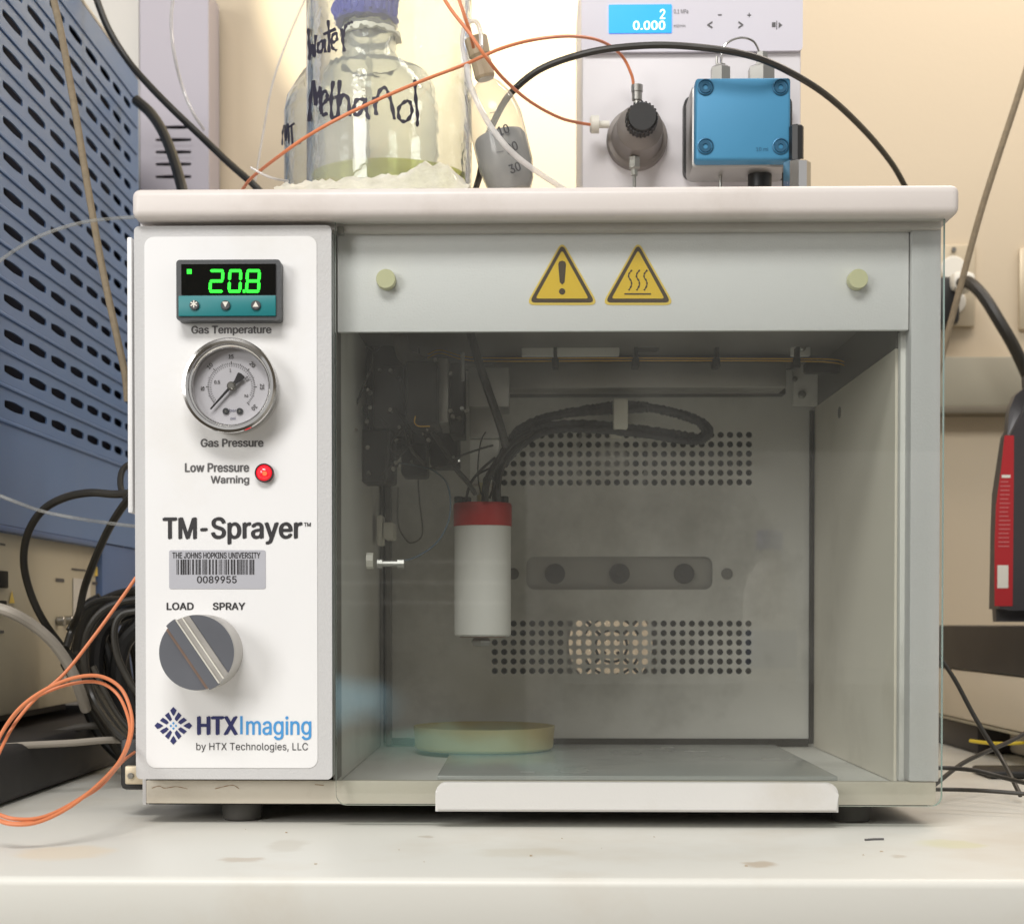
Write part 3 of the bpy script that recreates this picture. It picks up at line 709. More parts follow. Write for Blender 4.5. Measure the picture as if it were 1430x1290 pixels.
# header fittings and warning signs (behind the glass)
hY = .008
for px, py in ((538.5, 389), (1199, 389)):
    obj("door_stop", LATHE([(0, 0), (13*K(0), 0), (13.6*K(0), .0006), (13.8*K(0), .006)], U(px, py, .0015), (0, 1, 0), 36), cream, M)
def rtri(cx, yt, yb, hw, r, Y):
    A = [(cx, yt), (cx+hw, yb), (cx-hw, yb)]; P = []
    for i in range(3):
        p, q, s = Vector(A[i]), Vector(A[(i+1) % 3]), Vector(A[i-1])
        u, v = (q-p).normalized(), (s-p).normalized()
        for k in range(6):
            t = k/5; a_ = p+v*r; b_ = p+u*r
            P.append(tuple(a_*(1-t)**2+p*2*t*(1-t)+b_*t*t))
    return [(U(x, y, Y).x, U(x, y, Y).z) for x, y in P]
for cx, kind in ((785, '!'), (891, 'hot')):
    bm = bmesh.new(); prism(bm, rtri(cx, 336, 426, 51, 13, hY-.0003), hY-.0003, hY)
    t = obj("warning_sticker", bm, ylight, M, smooth=0, label="yellow triangle with exclamation mark" if kind == '!' else "yellow triangle with rising heat waves")
    bm = bmesh.new(); prism(bm, rtri(cx, 340.5, 422.5, 46, 9, hY-.0005), hY-.0005, hY-.0003); obj("black_border", bm, brownk, t, smooth=0)
    bm = bmesh.new(); prism(bm, rtri(cx, 349.5, 417, 37, 4, hY-.0007), hY-.0007, hY-.0005); obj("yellow_field", bm, yellow, t, smooth=0)
    Y = hY-.0009; bm = bmesh.new()
    if kind == '!':
        P = [(cx-5.5, 369), (cx-4, 365.5), (cx, 364), (cx+4, 365.5), (cx+5.5, 369), (cx+3.4, 394), (cx, 397.5), (cx-3.4, 394)]
        prism(bm, [(U(x, y, Y).x, U(x, y, Y).z) for x, y in P], Y, Y+.0002)
        P = [(cx+4.4*math.cos(k*PI/10), 407+4.4*math.sin(k*PI/10)) for k in range(20)]
        prism(bm, [(U(x, y, Y).x, U(x, y, Y).z) for x, y in P], Y, Y+.0002)
    else:
        P = [(cx-19, 409.5), (cx+18, 409.5), (cx+18, 411.5), (cx-19, 411.5)]
        prism(bm, [(U(x, y, Y).x, U(x, y, Y).z) for x, y in P], Y, Y+.0002)
        for o_ in (-11, 0, 10.5):
            ribbon(bm, [(cx+o_+2.5, 377), (cx+o_-1.5, 382), (cx+o_-2, 387), (cx+o_+1.5, 393), (cx+o_+1.5, 399), (cx+o_-2, 405.5)], 2.2, lambda x, y: U(x, y, Y))
    obj("warning_symbol", bm, brownk, t, smooth=0)
# glass door and handle
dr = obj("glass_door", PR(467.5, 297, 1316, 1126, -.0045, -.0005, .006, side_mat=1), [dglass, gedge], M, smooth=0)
a = U(608, 1092, -.010); b = U(1171, 1134, -.010); r = .0062
bm = bmesh.new(); P = []
for cx, s0 in ((b.x-r, 0), (a.x+r, 90)):
    for k in range(7):
        t = R(s0+15*k); P.append((cx+r*math.cos(t), a.z-r+r*math.sin(t)))
P += [(a.x, b.z), (b.x, b.z)]
prism(bm, P, -.0105, -.0048)
bmesh.ops.bevel(bm, geom=[e for e in bm.edges if all(abs(v.co.y+.0105) < 1e-5 for v in e.verts)], offset=.0012, segments=2, affect='EDGES')
obj("door_handle", bm, mat("handle_enamel", (208, 206, 202), .45, bump=.15, dirt=(176, 160, 128), dirt_amt=.5), dr, label="white painted handle strip along the door's bottom")
for px, py in ((508, 312), (553, 312), (600, 312)): pass
obj("corner_hinge", PB(470, 316, 480, 326, -.0005+.0006, .006, .0005), steel, dr)
# ---------------- inside the chamber
Yb = .21
obj("gantry_rail", PB(690, 507, 1098, 541, .215, .255, .001), alu, M)
obj("gantry_groove", PB(694, 543.5, 1097, 549.5, .245, .262), dark2, M)
obj("gantry_plate", PB(1108, 500, 1142, 566, .235, .24, .0005), inner, M)
obj("roof_bracket", PB(728, 440, 865, 497, .19, .195, .001), inner, M)
obj("roof_bracket", PB(1105, 440, 1132, 497, .19, .195, .001), inner, M)
obj("cross_beam", PB(476, 440, 1142, 506, .225, .232, .001), ceilm, M)
obj("roof_bracket", PB(886, 455, 922, 490, .19, .2, .003), dark2, M)
for px, py, Y, r in ((749, 471, .188, 9), (1120, 485, .188, 5.5), (1120, 551, .233, 5.5), (1110, 529, .233, 3.5)):
    obj("roof_screw", LATHE([(0, -.002), (r*K(Y)*.5, -.002), (r*K(Y), -.0006), (r*K(Y), .001)], U(px, py, Y), (0, 1, 0), 20), steel, M)
bm = bmesh.new()
for dy in (0, 4.5):
    sweep(bm, spline([U(*p) for p in ((597, 495+dy, .17), (615, 489+dy, .17), (650, 498+dy, .17), (700, 500+dy, .17), (900, 500+dy*.8, .17), (1100, 501+dy*.7, .17), (1165, 502+dy, .17), (1182, 509+dy, .18), (1176, 516+dy, .19))], 8), .9*K(.17), 6)
obj("amber_wire_pair", bm, tank, M)
for px in (775.5, 888, 1001, 1113.5):
    bm = PB(px-5, 499, px+5, 513, .165, .178, .001); a = U(px, 492, .17); box(bm, a.x-.0012, a.x+.0012, .167, .176, a.z-.004, a.z+.003)
    obj("wire_clip", bm, blk, M)
obj("wire_anchor", PB(1125, 505, 1180, 520, .19, .2, .001), dark2, M)
# carriage and motors at the left
obj("carriage_block", PB(654, 513, 711, 568, .13, .17, .001), alu, M)
obj("carriage_arm", PB(656, 568.5, 697, 612, .135, .16, .001), alu, M)
obj("carriage_arm", PB(656, 613.5, 697, 676, .14, .16, .001), inner, M)
obj("motor_plate", PB(611.5, 500, 626, 590, .12, .18, .0008), alu, M)
obj("stepper_motor", PB(566, 503, 611, 590, .10, .16, .003), dark2, M)
obj("stepper_motor", PB(520, 510, 565, 600, .15, .21, .003), dark2, M)
obj("linear_slide", PB(476, 566, 600, 628, .19, .24, .002), blk, M)
obj("solenoid_valve", PB(560, 620, 596, 664, .13, .16, .002), blk, M)
obj("valve_block", PB(496, 600, 548, 672, .15, .19, .002), dark2, M)
obj("slide_housing", PB(474, 470, 560, 566, .18, .25, .002), dark2, M)
obj("rear_motor", PB(600, 600, 640, 650, .2, .24, .002), dark2, M)
obj("screw_bracket", PB(628, 506, 648, 606, .13, .17, .001), dark2, M)
obj("inner_divider", PB(538, 672, 546, 1040, .272, .2835, .0005), ceilm, M)
obj("guide_rod", CYL(U(646, 532, .12), (0, 0, 1), 3*K(.1), .018, 14), alu, M)
rn = random.Random(11)
bm = bmesh.new()
for k in range(26):
    p = U(rn.uniform(482, 648), rn.uniform(505, 668), rn.uniform(.092, .15)); s = rn.uniform(.0007, .0016)
    cyl(bm, p, (rn.uniform(-.3, .3), 1, rn.uniform(-.3, .3)), s, s*2, 8)
for px, py in ((608, 502), (629, 521), (629, 573), (632, 581), (651, 574), (545, 517), (545, 572), (549, 654), (557, 654), (553, 646), (598, 614), (553, 614)):
    cyl(bm, U(px, py, .112), (0, 1, 0), .0013, .006, 10)
obj("bright_screws", bm, steel, M, kind='stuff')
bm = bmesh.new()
for k in range(16):
    x, y = rn.uniform(480, 600), rn.uniform(480, 600); Y = rn.uniform(.09, .2)
    sweep(bm, spline([U(x, y, Y), U(x+rn.uniform(-30, 30), y+rn.uniform(10, 50), Y-.02), U(x+rn.uniform(-30, 50), y+rn.uniform(30, 100), Y)], 6), rn.uniform(.8, 2.2)*K(.1), 6)
obj("wiring_loom", bm, cab, M, kind='stuff')
obj("curled_wire", TUBE([(580, 581, .095), (579, 590, .095), (585, 595, .095), (600, 595, .1)], 1.8, 6), tank, M)
obj("ribbon_hose", TUBE([(556, 455, .14), (560, 480, .14), (566, 497, .14), (585, 505, .15)], 22, 10), mat("grey_hose", (110, 106, 98), .5), M)
obj("black_hose", TUBE([(652, 445, .10), (664, 490, .10), (680, 540, .10), (694, 580, .10), (702, 606, .105), (706, 622, .11)], [0][0] or 12, 12), cab, M)
obj("signal_cable", TUBE([(604, 604, .10), (622, 630, .10), (638, 656, .10), (652, 672, .105), (664, 690, .11)], 7, 8), cab, M)
obj("signal_cable", TUBE([(596, 655, .12), (620, 650, .12), (640, 638, .12), (670, 627, .13), (688, 622, .14)], 3, 8), cab, M)
# nozzle
nYc = .14; nk = K(nYc-.017)
p = U(674, 888, nYc); nx_ = p.x
ztop = U(674, 703, nYc).z; zcap = U(674, 735, nYc).z; zbot = U(674, 888, nYc).z
nr = 39.5*K(nYc)
noz = obj("nozzle_barrel", LATHE([(0, 0), (nr-.001, 0), (nr, .001), (nr, zcap-zbot)], (nx_, nYc, zbot), (0, 0, 1), 48), teflon, M, label="white cylindrical spray nozzle body")
obj("nozzle_cap", LATHE([(nr*1.02, 0), (nr*1.03, .0005), (nr*1.03, ztop-zcap-.0015), (nr*.99, ztop-zcap), (0, ztop-zcap)], (nx_, nYc, zcap), (0, 0, 1), 48), redcap, noz)
obj("bottom_plate", CYL((nx_, nYc, zbot-.0008), (0, 0, 1), nr*.82, .0009, 36), rust, noz)
obj("nozzle_tip", LATHE([(.0040, -.0066), (.0056, -.0062), (.0070, -.004), (.0070, -.0030), (.0050, -.0008)], (nx_-.001, nYc, zbot), (0, 0, 1), 6), alu, noz, smooth=0)
obj("brass_nut", LATHE([(0, 0), (.0036, 0), (.0036, .005), (.0022, .006), (.0022, .010), (.003, .0105), (.003, .013), (0, .013)], (nx_, nYc-.004, ztop), (0, 0, 1), 8), mat("pale_brass", (178, 168, 130), .35, .7), noz)
for dx_, hh in ((-.0155, .0045), (-.010, .004), (.010, .004), (.014, .0045)):
    obj("cable_gland", CYL((nx_+dx_, nYc-.002, ztop), (0, 0, 1), .0028, hh, 12, .0005), blk, noz)
for pts, w_ in (([(650, 702, .13), (655, 680, .12), (668, 660, .12), (690, 640, .14), (712, 622, .16)], 4), ([(694, 700, .13), (693, 680, .13), (698, 655, .14), (712, 630, .16), (730, 612, .18)], 13),
                ([(672, 690, .13), (668, 670, .12), (668, 640, .12), (674, 610, .13), (690, 592, .15)], 2), ([(684, 695, .13), (690, 675, .12), (684, 664, .12), (676, 670, .12), (680, 690, .13)], 3.5),
                ([(655, 676, .12), (668, 662, .12), (692, 650, .13), (706, 640, .15)], 3), ([(677, 700, .12), (680, 672, .12), (694, 645, .13), (716, 618, .16), (740, 604, .18)], 10)):
    obj("nozzle_lead", TUBE(pts, w_, 8), cab, M)
for pts, w_ in (([(700, 640, .17), (715, 618, .18), (750, 598, .20), (810, 592, .215), (880, 598, .22), (940, 606, .22), (978, 612, .22), (990, 604, .22), (980, 590, .225), (940, 576, .225), (880, 566, .225), (820, 572, .22), (760, 584, .21), (722, 604, .19), (708, 632, .17)], 13),
                ([(704, 650, .165), (722, 628, .175), (760, 604, .20), (820, 600, .21), (900, 608, .215), (965, 617, .215), (985, 611, .215), (972, 588, .22), (925, 572, .22), (870, 574, .22), (800, 578, .215), (742, 592, .2), (712, 620, .18)], 9)):
    obj("braided_loop", TUBE(pts, w_, 10, 22, .17), braid, M)
obj("tie_mount", PB(853, 590, 886, 604, .268, .2845, .001), wht, M); obj("cable_tie", PB(857, 556, 877, 598, .205, .268, .001), wht, M)
obj("coolant_tube", TUBE([(545, 786, .06), (580, 778, .07), (612, 755, .08), (628, 720, .09), (626, 680, .1), (610, 660, .11), (590, 652, .12), (556, 646, .13)], 2.4, 8), mat("blue_grey_tube", (70, 84, 94), .4), M)
obj("tube_fitting", LATHE([(0, 0), (.003, 0), (.003, .003), (.0018, .003), (.0018, .012), (.003, .012), (.003, .016), (0, .016)], U(527, 787, .06), (1, 0, 0), 8), alu, M)
obj("tube_fitting", CYL(U(512, 783, .06), (1, 0, 0), .0048, .004, 8), wht, M)
obj("corner_clip", PB(526, 719, 534, 761, .22, .24, .001), wht, M); obj("corner_clip", PB(535, 729, 549, 752, .22, .25, .001), wht, M)
obj("faint_drip_wire", TUBE([(556, 680, .27), (556, 730, .27), (566, 752, .27), (576, 758, .27), (590, 745, .27), (586, 700, .27), (584, 670, .27)], 2.5, 6), ceilm, M)
# heated plate on the chamber floor
a = U(700, 1079, .02); fx0 = U(610, 1078, .03).x; fx1 = U(1172, 1078, .03).x
obj("floor_plate", BOX(fx0, fx1, .035, .27, zi-.0023, zi+.0002, .0004), glassplate, M)
zf = zi+.0004
dish = tag(obj("round_dish", LATHE([(0, .0005), (.0465, .0005), (.048, .002), (.0492, .0165), (.0480, .0165), (.0468, .0025), (0, .0025)], (U(676, 1040, .22).x, .222, zf), (0, 0, 1), 56), dishm), "shallow round cream plastic dish on the chamber floor behind the glass", "dish")

# ================================================================ THINGS ON THE LID
def solid_glass(name, col, rough=.0, wav=.0):
    m = bpy.data.materials.new(name); m.use_nodes = True; nt = m.node_tree; N = nt.nodes; L = nt.links
    N.remove(N["Principled BSDF"]); g_ = N.new("ShaderNodeBsdfGlass"); g_.inputs["Color"].default_value = (*col, 1)
    g_.inputs["IOR"].default_value = 1.45; g_.inputs["Roughness"].default_value = rough
    tc = N.new("ShaderNodeTexCoord"); n = N.new("ShaderNodeTexNoise"); n.inputs["Scale"].default_value = 38; n.inputs["Detail"].default_value = 3; L.new(tc.outputs["Object"], n.inputs["Vector"])
    bp = N.new("ShaderNodeBump"); bp.inputs["Strength"].default_value = wav; bp.inputs["Distance"].default_value = .004
    L.new(n.outputs["Fac"], bp.inputs["Height"]); L.new(bp.outputs[0], g_.inputs["Normal"])
    df = N.new("ShaderNodeBsdfDiffuse"); df.inputs[0].default_value = rgb(236, 232, 220)
    n2 = N.new("ShaderNodeTexNoise"); n2.inputs["Scale"].default_value = 16; n2.inputs["Detail"].default_value = 9; L.new(tc.outputs["Object"], n2.inputs["Vector"])
    r = N.new("ShaderNodeMapRange"); r.inputs["From Min"].default_value = .45; r.inputs["From Max"].default_value = .8; r.inputs["To Min"].default_value = .05; r.inputs["To Max"].default_value = .26; L.new(n2.outputs["Fac"], r.inputs["Value"])
    ms = N.new("ShaderNodeMixShader"); L.new(r.outputs[0], ms.inputs[0]); L.new(g_.outputs[0], ms.inputs[1]); L.new(df.outputs[0], ms.inputs[2]); L.new(ms.outputs[0], N["Material Output"].inputs["Surface"]); return m
jglass = solid_glass("jar_glass", (.97, .985, .98), wav=.12)
# front straight-walled glass jar
jY = .11; jc = U(544, 250, jY); jr = 119*K(jY-.02)*.985; jx = jc.x
jtop = U(544, -60, jY).z
jar = thing("glass_jar", "tall clear glass jar marked Water and Methanol in black marker", "jar", (jx, jY, LZ))
obj("jar_wall", LATHE([(0, .0005), (jr-.003, .0005), (jr, .004), (jr, jtop-LZ), (jr-.0036, jtop-LZ), (jr-.0036, .0065), (jr-.005, .0045), (0, .0045)], (jx, jY, LZ), (0, 0, 1), 72), jglass, jar)
lz = U(544, 204, jY-jr).z
obj("solvent", LATHE([(0, .0055), (jr-.006, .0055), (jr-.0040, .008), (jr-.0040, lz-LZ-.006), (jr-.0044, lz-LZ-.0065), (0, lz-LZ-.0065)], (jx, jY, LZ), (0, 0, 1), 64),
    clear("yellow_green_liquid", (.95, .96, .72), (.84, .87, .42), gloss=.7, rough=.05, haze=.22, hazecol=(226, 230, 140), edgepow=.4), jar)
def oncyl(cx, cy, r, e=.0003):
    def f(px, py):
        d = ray(px, py); o = CAM-Vector((cx, cy, 0)); rr_ = r+e
        A = d.x*d.x+d.y*d.y; B = 2*(o.x*d.x+o.y*d.y); Cc = o.x*o.x+o.y*o.y-rr_*rr_; q = B*B-4*A*Cc
        t = (-B-math.sqrt(max(q, 0)))/(2*A); return CAM+d*t
    return f
at = oncyl(jx, jY, jr)
def z2(P): return [(340+x/3.25, y/3.25) for x, y in P]
meth = [[(298, 553), (304, 450), (320, 368), (326, 480)], [(326, 480), (338, 430), (350, 400), (350, 470), (353, 520)], [(350, 480), (372, 462), (380, 430), (364, 415), (350, 450), (352, 500), (366, 524), (380, 512)],
        [(407, 368), (398, 450), (402, 538), (424, 528)], [(376, 455), (446, 436)], [(436, 364), (430, 455), (428, 545)], [(430, 480), (452, 432), (474, 450), (482, 528)],
        [(548, 452), (512, 455), (500, 500), (515, 524), (542, 490), (552, 450), (556, 500), (568, 542)], [(592, 440), (596, 480), (602, 522)], [(598, 470), (618, 412), (645, 402), (668, 460), (684, 542)],
        [(738, 458), (706, 490), (708, 540), (738, 551), (764, 512), (756, 466), (738, 458)], [(778, 362), (782, 450), (790, 530), (788, 576)]]
bm = bmesh.new()
for s in meth: ribbon(bm, z2(s), 5.2, at)
for s in meth[5:10]: ribbon(bm, [(x+1.2, y+.6) for x, y in z2(s)], 4.0, at)
obj("marker_lettering", bm, inkd, jar, label="handwritten word Methanol", smooth=0)
wat = [[(294, 130), (298, 200), (300, 272), (314, 200), (320, 262), (328, 160)], [(362, 185), (340, 200), (340, 240), (358, 225), (366, 180), (372, 240)], [(384, 92), (388, 160), (388, 240)], [(362, 158), (420, 132)],
       [(404, 196), (424, 180), (418, 150), (402, 170), (402, 215), (424, 232)], [(446, 130), (450, 185), (458, 236)], [(450, 172), (464, 120), (482, 106), (497, 100)]]
bm = bmesh.new()
for s in wat: ribbon(bm, z2(s), 4.4, at)
obj("marker_lettering", bm, inkd, jar, label="handwritten word Water", smooth=0)
# rear bottle with blue cap
rY = .245; rx = U(512, 250, rY).x; rrad = 119*K(rY-.03)*.985
zsh0 = U(528, 150, rY).z-LZ; zsh1 = U(528, 98, rY).z-LZ; zn = U(528, 48, rY).z-LZ; zct = U(528, -30, rY).z-LZ
rb = thing("solvent_bottle", "clear glass solvent bottle with blue screw cap, behind the jar marked Methanol", "bottle", (rx, rY, LZ))
outp = [(0, .0005), (rrad-.004, .0005), (rrad, .005), (rrad, zsh0-.006), (rrad*.97, zsh0+.004), (rrad*.80, zsh1-.006), (rrad*.42, zsh1+.004), (.021, zsh1+.012), (.020, zn), (.022, zn+.001), (.022, zn+.004), (.0195, zn+.005)]
inp = [(.0172, zn+.004), (.0172, zsh1+.013), (rrad*.40, zsh1+.0015), (rrad*.78, zsh1-.009), (rrad*.94, zsh0+.002), (rrad-.0028, zsh0-.007), (rrad-.0028, .007), (rrad-.005, .004), (0, .0035)]
obj("bottle_body", LATHE(outp+inp, (rx, rY, LZ), (0, 0, 1), 64), jglass, rb)
cx_ = rx-.004
bm = LATHE([(.019, 0), (.0255, 0), (.0265, .002), (.0265, zct-zn), (0, zct-zn)], (cx_, rY, LZ+zn+.006), (0, 0, 1), 48)
for k in range(30):
    t = 2*PI*k/30; q = Vector((cx_+.0268*math.cos(t), rY+.0268*math.sin(t), LZ+zn+.008)); cyl(bm, q, (0, 0, 1), .0012, zct-zn-.006, 6)
obj("screw_cap", bm, capblue, rb)
obj("pouring_ring", LATHE([(.0215, 0), (.0250, .0005), (.0250, .003), (.0215, .0035)], (rx, rY, LZ+zn-.004), (0, 0, 1), 40, True), milky, rb)
obj("inner_straw", CYL((rx-.004, rY, LZ+.01), (.03, 0, 1), .0022, zn-.01, 12), tubec, rb)
ar = oncyl(rx, rY, rrad); bm = bmesh.new()
for s in ([(176, 660), (178, 600), (186, 572), (190, 640)], [(190, 640), (196, 590), (203, 566), (206, 655)], [(206, 578), (232, 560)], [(218, 568), (222, 655)], [(252, 640), (256, 655)]): ribbon(bm, z2(s), 2.8, ar)
obj("marker_lettering", bm, inkd, rb, label="handwritten letters MT.", smooth=0)
# crumpled film
bm = bmesh.new(); rn = random.Random(5); NX, NY = 26, 7; x0 = U(385, 255, .0).x; x1 = U(655, 255, .0).x; V = []
ctrl = [(0, 4), (.12, 10), (.25, 12), (.4, 17), (.55, 19), (.7, 26), (.78, 40), (.84, 36), (.92, 26), (1, 4)]
def hh(t):
    for (a_, b_), (c_, d_) in zip(ctrl, ctrl[1:]):
        if t <= c_: return b_+(d_-b_)*(t-a_)/(c_-a_)
    return 4
for j in range(NY+1):
    row = []
    for i in range(NX+1):
        t = i/NX; s = j/NY
        top = (hh(t)+9)*K(0)*1.05*(1+.10*math.sin(t*37))
        z = top*math.sin(min(1, s*1.35)*PI/2)*(1 if s < .8 else 1-.8*(s-.8)/.2)+(.0009*math.sin(t*61+s*9)+.0007*math.sin(t*113-s*17)+rn.uniform(-.0006, .0006))*(s > .05)
        row.append(bm.verts.new((x0+(x1-x0)*t+rn.uniform(-.001, .001), -.007+s*.026+rn.uniform(-.0015, .0015), LZ+.0006+max(0, z))))
    V.append(row)
for j in range(NY):
    for i in range(NX): 
        bm.faces.new([V[j][i], V[j][i+1], V[j+1][i+1]]); bm.faces.new([V[j][i], V[j+1][i+1], V[j+1][i]])
tag(obj("plastic_film", bm, film, smooth=60), "crumpled sheet of milky cling film lying in front of the glass jar", "film")
# tilted tube with grey suspension
tY = .085; tb0 = U(716, 270, tY); tb1 = U(672, 86, tY); ax = (tb1-tb0).normalized(); Lt = (tb1-tb0).length; kk = K(tY)
tt = thing("sample_tube", "tilted translucent tube with grey suspension and black graduation numbers, leaning by the jar", "tube", (tb0.x, tY, LZ))
prof = [(0, 0), (26*kk, 0), (33*kk, 14*kk), (38*kk, 40*kk), (38*kk, 105*kk), (32*kk, 132*kk), (20*kk, 152*kk), (12*kk, 160*kk), (11*kk, 172*kk), (0, 172*kk)]
obj("tube_wall", LATHE(prof, tb0, ax, 48), clear("translucent_plastic", (.92, .91, .88), (.78, .76, .70), gloss=.9, rough=.12, haze=.2, hazecol=(240, 236, 222), edgepow=.4), tt)
obj("suspension", LATHE([(0, .001), (25*kk, .001), (31.5*kk, 14*kk), (36*kk, 40*kk), (36*kk, 76*kk), (33*kk, 82*kk), (0, 88*kk)], tb0, ax, 48), greyliq, tt)
obj("beige_fitting", LATHE([(0, 0), (12*kk, 0), (14*kk, 4*kk), (14*kk, 26*kk), (12.5*kk, 30*kk), (15*kk, 34*kk), (16*kk, 58*kk), (10*kk, 58*kk), (10*kk, 50*kk), (0, 50*kk)], tb0+ax*(162*kk), ax, 12), fitb, tt, smooth=20)
ro = math.atan2(34, 130)
for s, px, py in (("10", 703, 182), ("20", 715, 206), ("30", 719, 235)):
    TEXT(s, (px-8, py-7, px+8, py+6), tY-39*kk, inkb, tt, .015, name="graduation_number", rot=R(20))
bm = bmesh.new()
for px, py in ((690, 157), (690, 188), (698, 212)): ribbon(bm, [(px-6, py+1), (px, py), (px+5, py-1)], 1.0, lambda x, y: U(x, y, tY-38.5*kk))
obj("graduation_mark", bm, ink, tt, smooth=0)
tag(obj("clear_hose", TUBE([(652, 92, .045), (656, 116, .04), (668, 146, .035), (686, 178, .035), (712, 210, .035), (744, 236, .04), (790, 266, .05)], 8, 12), tubew), "thick clear hose curving down over the tilted grey tube", "hose")
tag(obj("hose_loop", TUBE([(652, 92, .06), (645, 60, .065), (650, 36, .07), (664, 30, .07), (671, 46, .07), (672, 66, .06)], 6, 10), tubew), "small clear tubing loop above the beige tube fitting", "tubing")

# ---------------- pump on the lid
pY = .20
pm = thing("pump_unit", "white laboratory pump with blue display and blue pump head on the sprayer lid", "pump", (U(965, 200, pY).x, pY+.07, LZ))
a = U(813, 72, pY); b = U(1119, 72, pY); ztopp = U(965, -70, pY).z
obj("pump_casing", BOX(a.x, b.x, pY, BK, LZ+.0003, ztopp, .002), pumpw, pm)
fs = obj("fascia", PR(812, -70, 1121, 71, pY-.004, pY-.0003, .003), pumpf, pm)
FY = pY-.0048
obj("lcd_screen", PR(850, 7, 938, 46, FY, FY+.0005, .0007), lcd, fs, smooth=0)
TEXT("2", (921.5, 13, 929, 27), FY-.0003, lcdt, fs, .012, name="screen_digits")
TEXT("0.000", (884, 29.5, 929, 42), FY-.0003, lcdt, fs, .02, name="screen_digits")
TEXT("0.1 MPa", (941, 13.5, 961, 19), FY+.0004, ink, fs, .0)
TEXT("ml/min", (941, 34, 957, 39), FY+.0004, ink, fs, .0)
TEXT("<", (987.5, 30, 995, 40), FY+.0004, ink, fs, .02, name="button_symbol"); TEXT(">", (1031, 30, 1038, 40), FY+.0004, ink, fs, .02, name="button_symbol")
TEXT("-", (1002.5, 20.3, 1008, 21.7), FY+.0004, ink, fs, 0, name="button_symbol"); TEXT("+", (1043.5, 18.5, 1049, 24), FY+.0004, ink, fs, .01, name="button_symbol")
bm = PB(1078, 31.5, 1083, 38, FY+.0004, FY+.0006); b2 = U(1084.3, 29, FY); b3 = U(1085.2, 41, FY); box(bm, b2.x, b3.x, FY+.0004, FY+.0006, b3.z, b2.z)
P = [(1087.5, 31), (1092.5, 35), (1087.5, 39)]; prism(bm, [(U(x, y, FY).x, U(x, y, FY).z) for x, y in P], FY+.0004, FY+.0006)
obj("button_symbol", bm, ink, fs, smooth=0)
kp = K(pY)
# purge valve
vc = U(889, 197, pY); vo = Vector((0, -1, 0))
vb = obj("valve_body", LATHE([(42*kp, 0), (42*kp, .006), (41*kp, .008), (36*kp, .009), (34*kp, .011), (31*kp, .030), (24*kp, .034), (16*kp, .036), (14*kp, .045)], vc, vo, 48), grayv, pm)
bm = LATHE([(0, .0), (19*kp, 0), (20*kp, .001), (20*kp, .012), (18*kp, .014), (0, .014)], vc+vo*.040, vo, 40)
for k in range(24):
    t = 2*PI*k/24; cyl(bm, vc+vo*.041+Vector((math.cos(t), 0, math.sin(t)))*20*kp, vo, .0008, .011, 6)
obj("valve_knob", bm, blk, vb)
vz = vc+vo*.018
obj("valve_nut", LATHE([(0, 0), (5*kp, 0), (5*kp, .004), (7*kp, .0045), (7*kp, .010), (8*kp, .010), (8*kp, .0145), (0, .0145)], (vc.x-.001, pY-.018, U(886, 150, pY-.018).z), (0, 0, 1), 12), steel, vb)
obj("side_fitting", LATHE([(0, 0), (5*kp, 0), (5*kp, .007), (12*kp, .007), (12*kp, .012), (9*kp, .013), (0, .013)], U(851, 174, pY-.018), (-1, 0, 0), 16), wht, vb)
obj("valve_nut", LATHE([(0, 0), (8*kp, 0), (8*kp, .007), (5*kp, .008), (5*kp, .012), (0, .012)], U(886, 220, pY-.018), (0, 0, -1), 6), steel, vb)
obj("drain_tube", CYL(U(886, 238, pY-.018), (0, 0, -1), 2.4*kp, .016, 12), steel, vb)
# pump head
hd = obj("head_backplate", PR(955, 134, 1106, 247, pY-.010, pY-.0005, .006), blk, pm)
obj("head_block", PB(965, 118, 1103, 235, pY-.046, pY-.0105, .0035), alu, pm)
hb = obj("head_front", PB(971.5, 109, 1104, 223, pY-.060, pY-.0465, .002, 3), pblue, pm)
HY = pY-.0603
for px, py in ((985, 122), (1090, 122), (985, 204.5), (1090, 204.5)):
    obj("head_screw", LATHE([(10.8*kp, .0012), (10.8*kp, -.0004), (9.5*kp, -.0006), (9*kp, .0006), (8*kp, .0008), (7.6*kp, -.0006), (3.4*kp, -.0006), (3.2*kp, .0008), (0, .0008)], U(px, py, HY), (0, 1, 0), 30), pbluedk, hb)
TEXT("10 ml", (1056, 206, 1073, 211), HY-.0001, pbluedk, hb)
hk = K(HY)
for px, py, r, top in ((1006, 108, 15, 9), (1063, 108, 20, 9)):
    obj("hex_nut", LATHE([(0, -.004), (r*hk, -.004), (r*hk, 12*hk), (r*.7*hk, 15*hk), (r*.5*hk, 15*hk), (r*.5*hk, 18*hk), (0, 18*hk)], U(px, py, pY-.03), (0, 0, 1), 6), steel, hb, smooth=0)
obj("hex_nut", LATHE([(0, 0), (8.5*hk, 0), (8.5*hk, 18*hk), (0, 18*hk)], U(1064, 92, pY-.03), (0, 0, 1), 6), steel, hb, smooth=0)
obj("steel_tube", TUBE([(1007, 100, pY-.03), (1008, 76, pY-.03), (1016, 60, pY-.03), (1035, 53, pY-.03), (1052, 58, pY-.03), (1060, 72, pY-.03), (1062, 80, pY-.03)], 3.4, 10), chrome, hb)
obj("steel_tube", TUBE([(1001, 100, pY-.02), (1001, 90, pY-.02), (1001, 79, pY-.02)], 3.4, 8), steel, hb)
for px, r in ((1006, 14), (1062, 18)):
    obj("hex_nut", LATHE([(0, 0), (r*hk, 0), (r*hk, 14*hk), (r*.6*hk, 18*hk), (0, 18*hk)], U(px, 226, pY-.03), (0, 0, -1), 6), steel, hb, smooth=0)
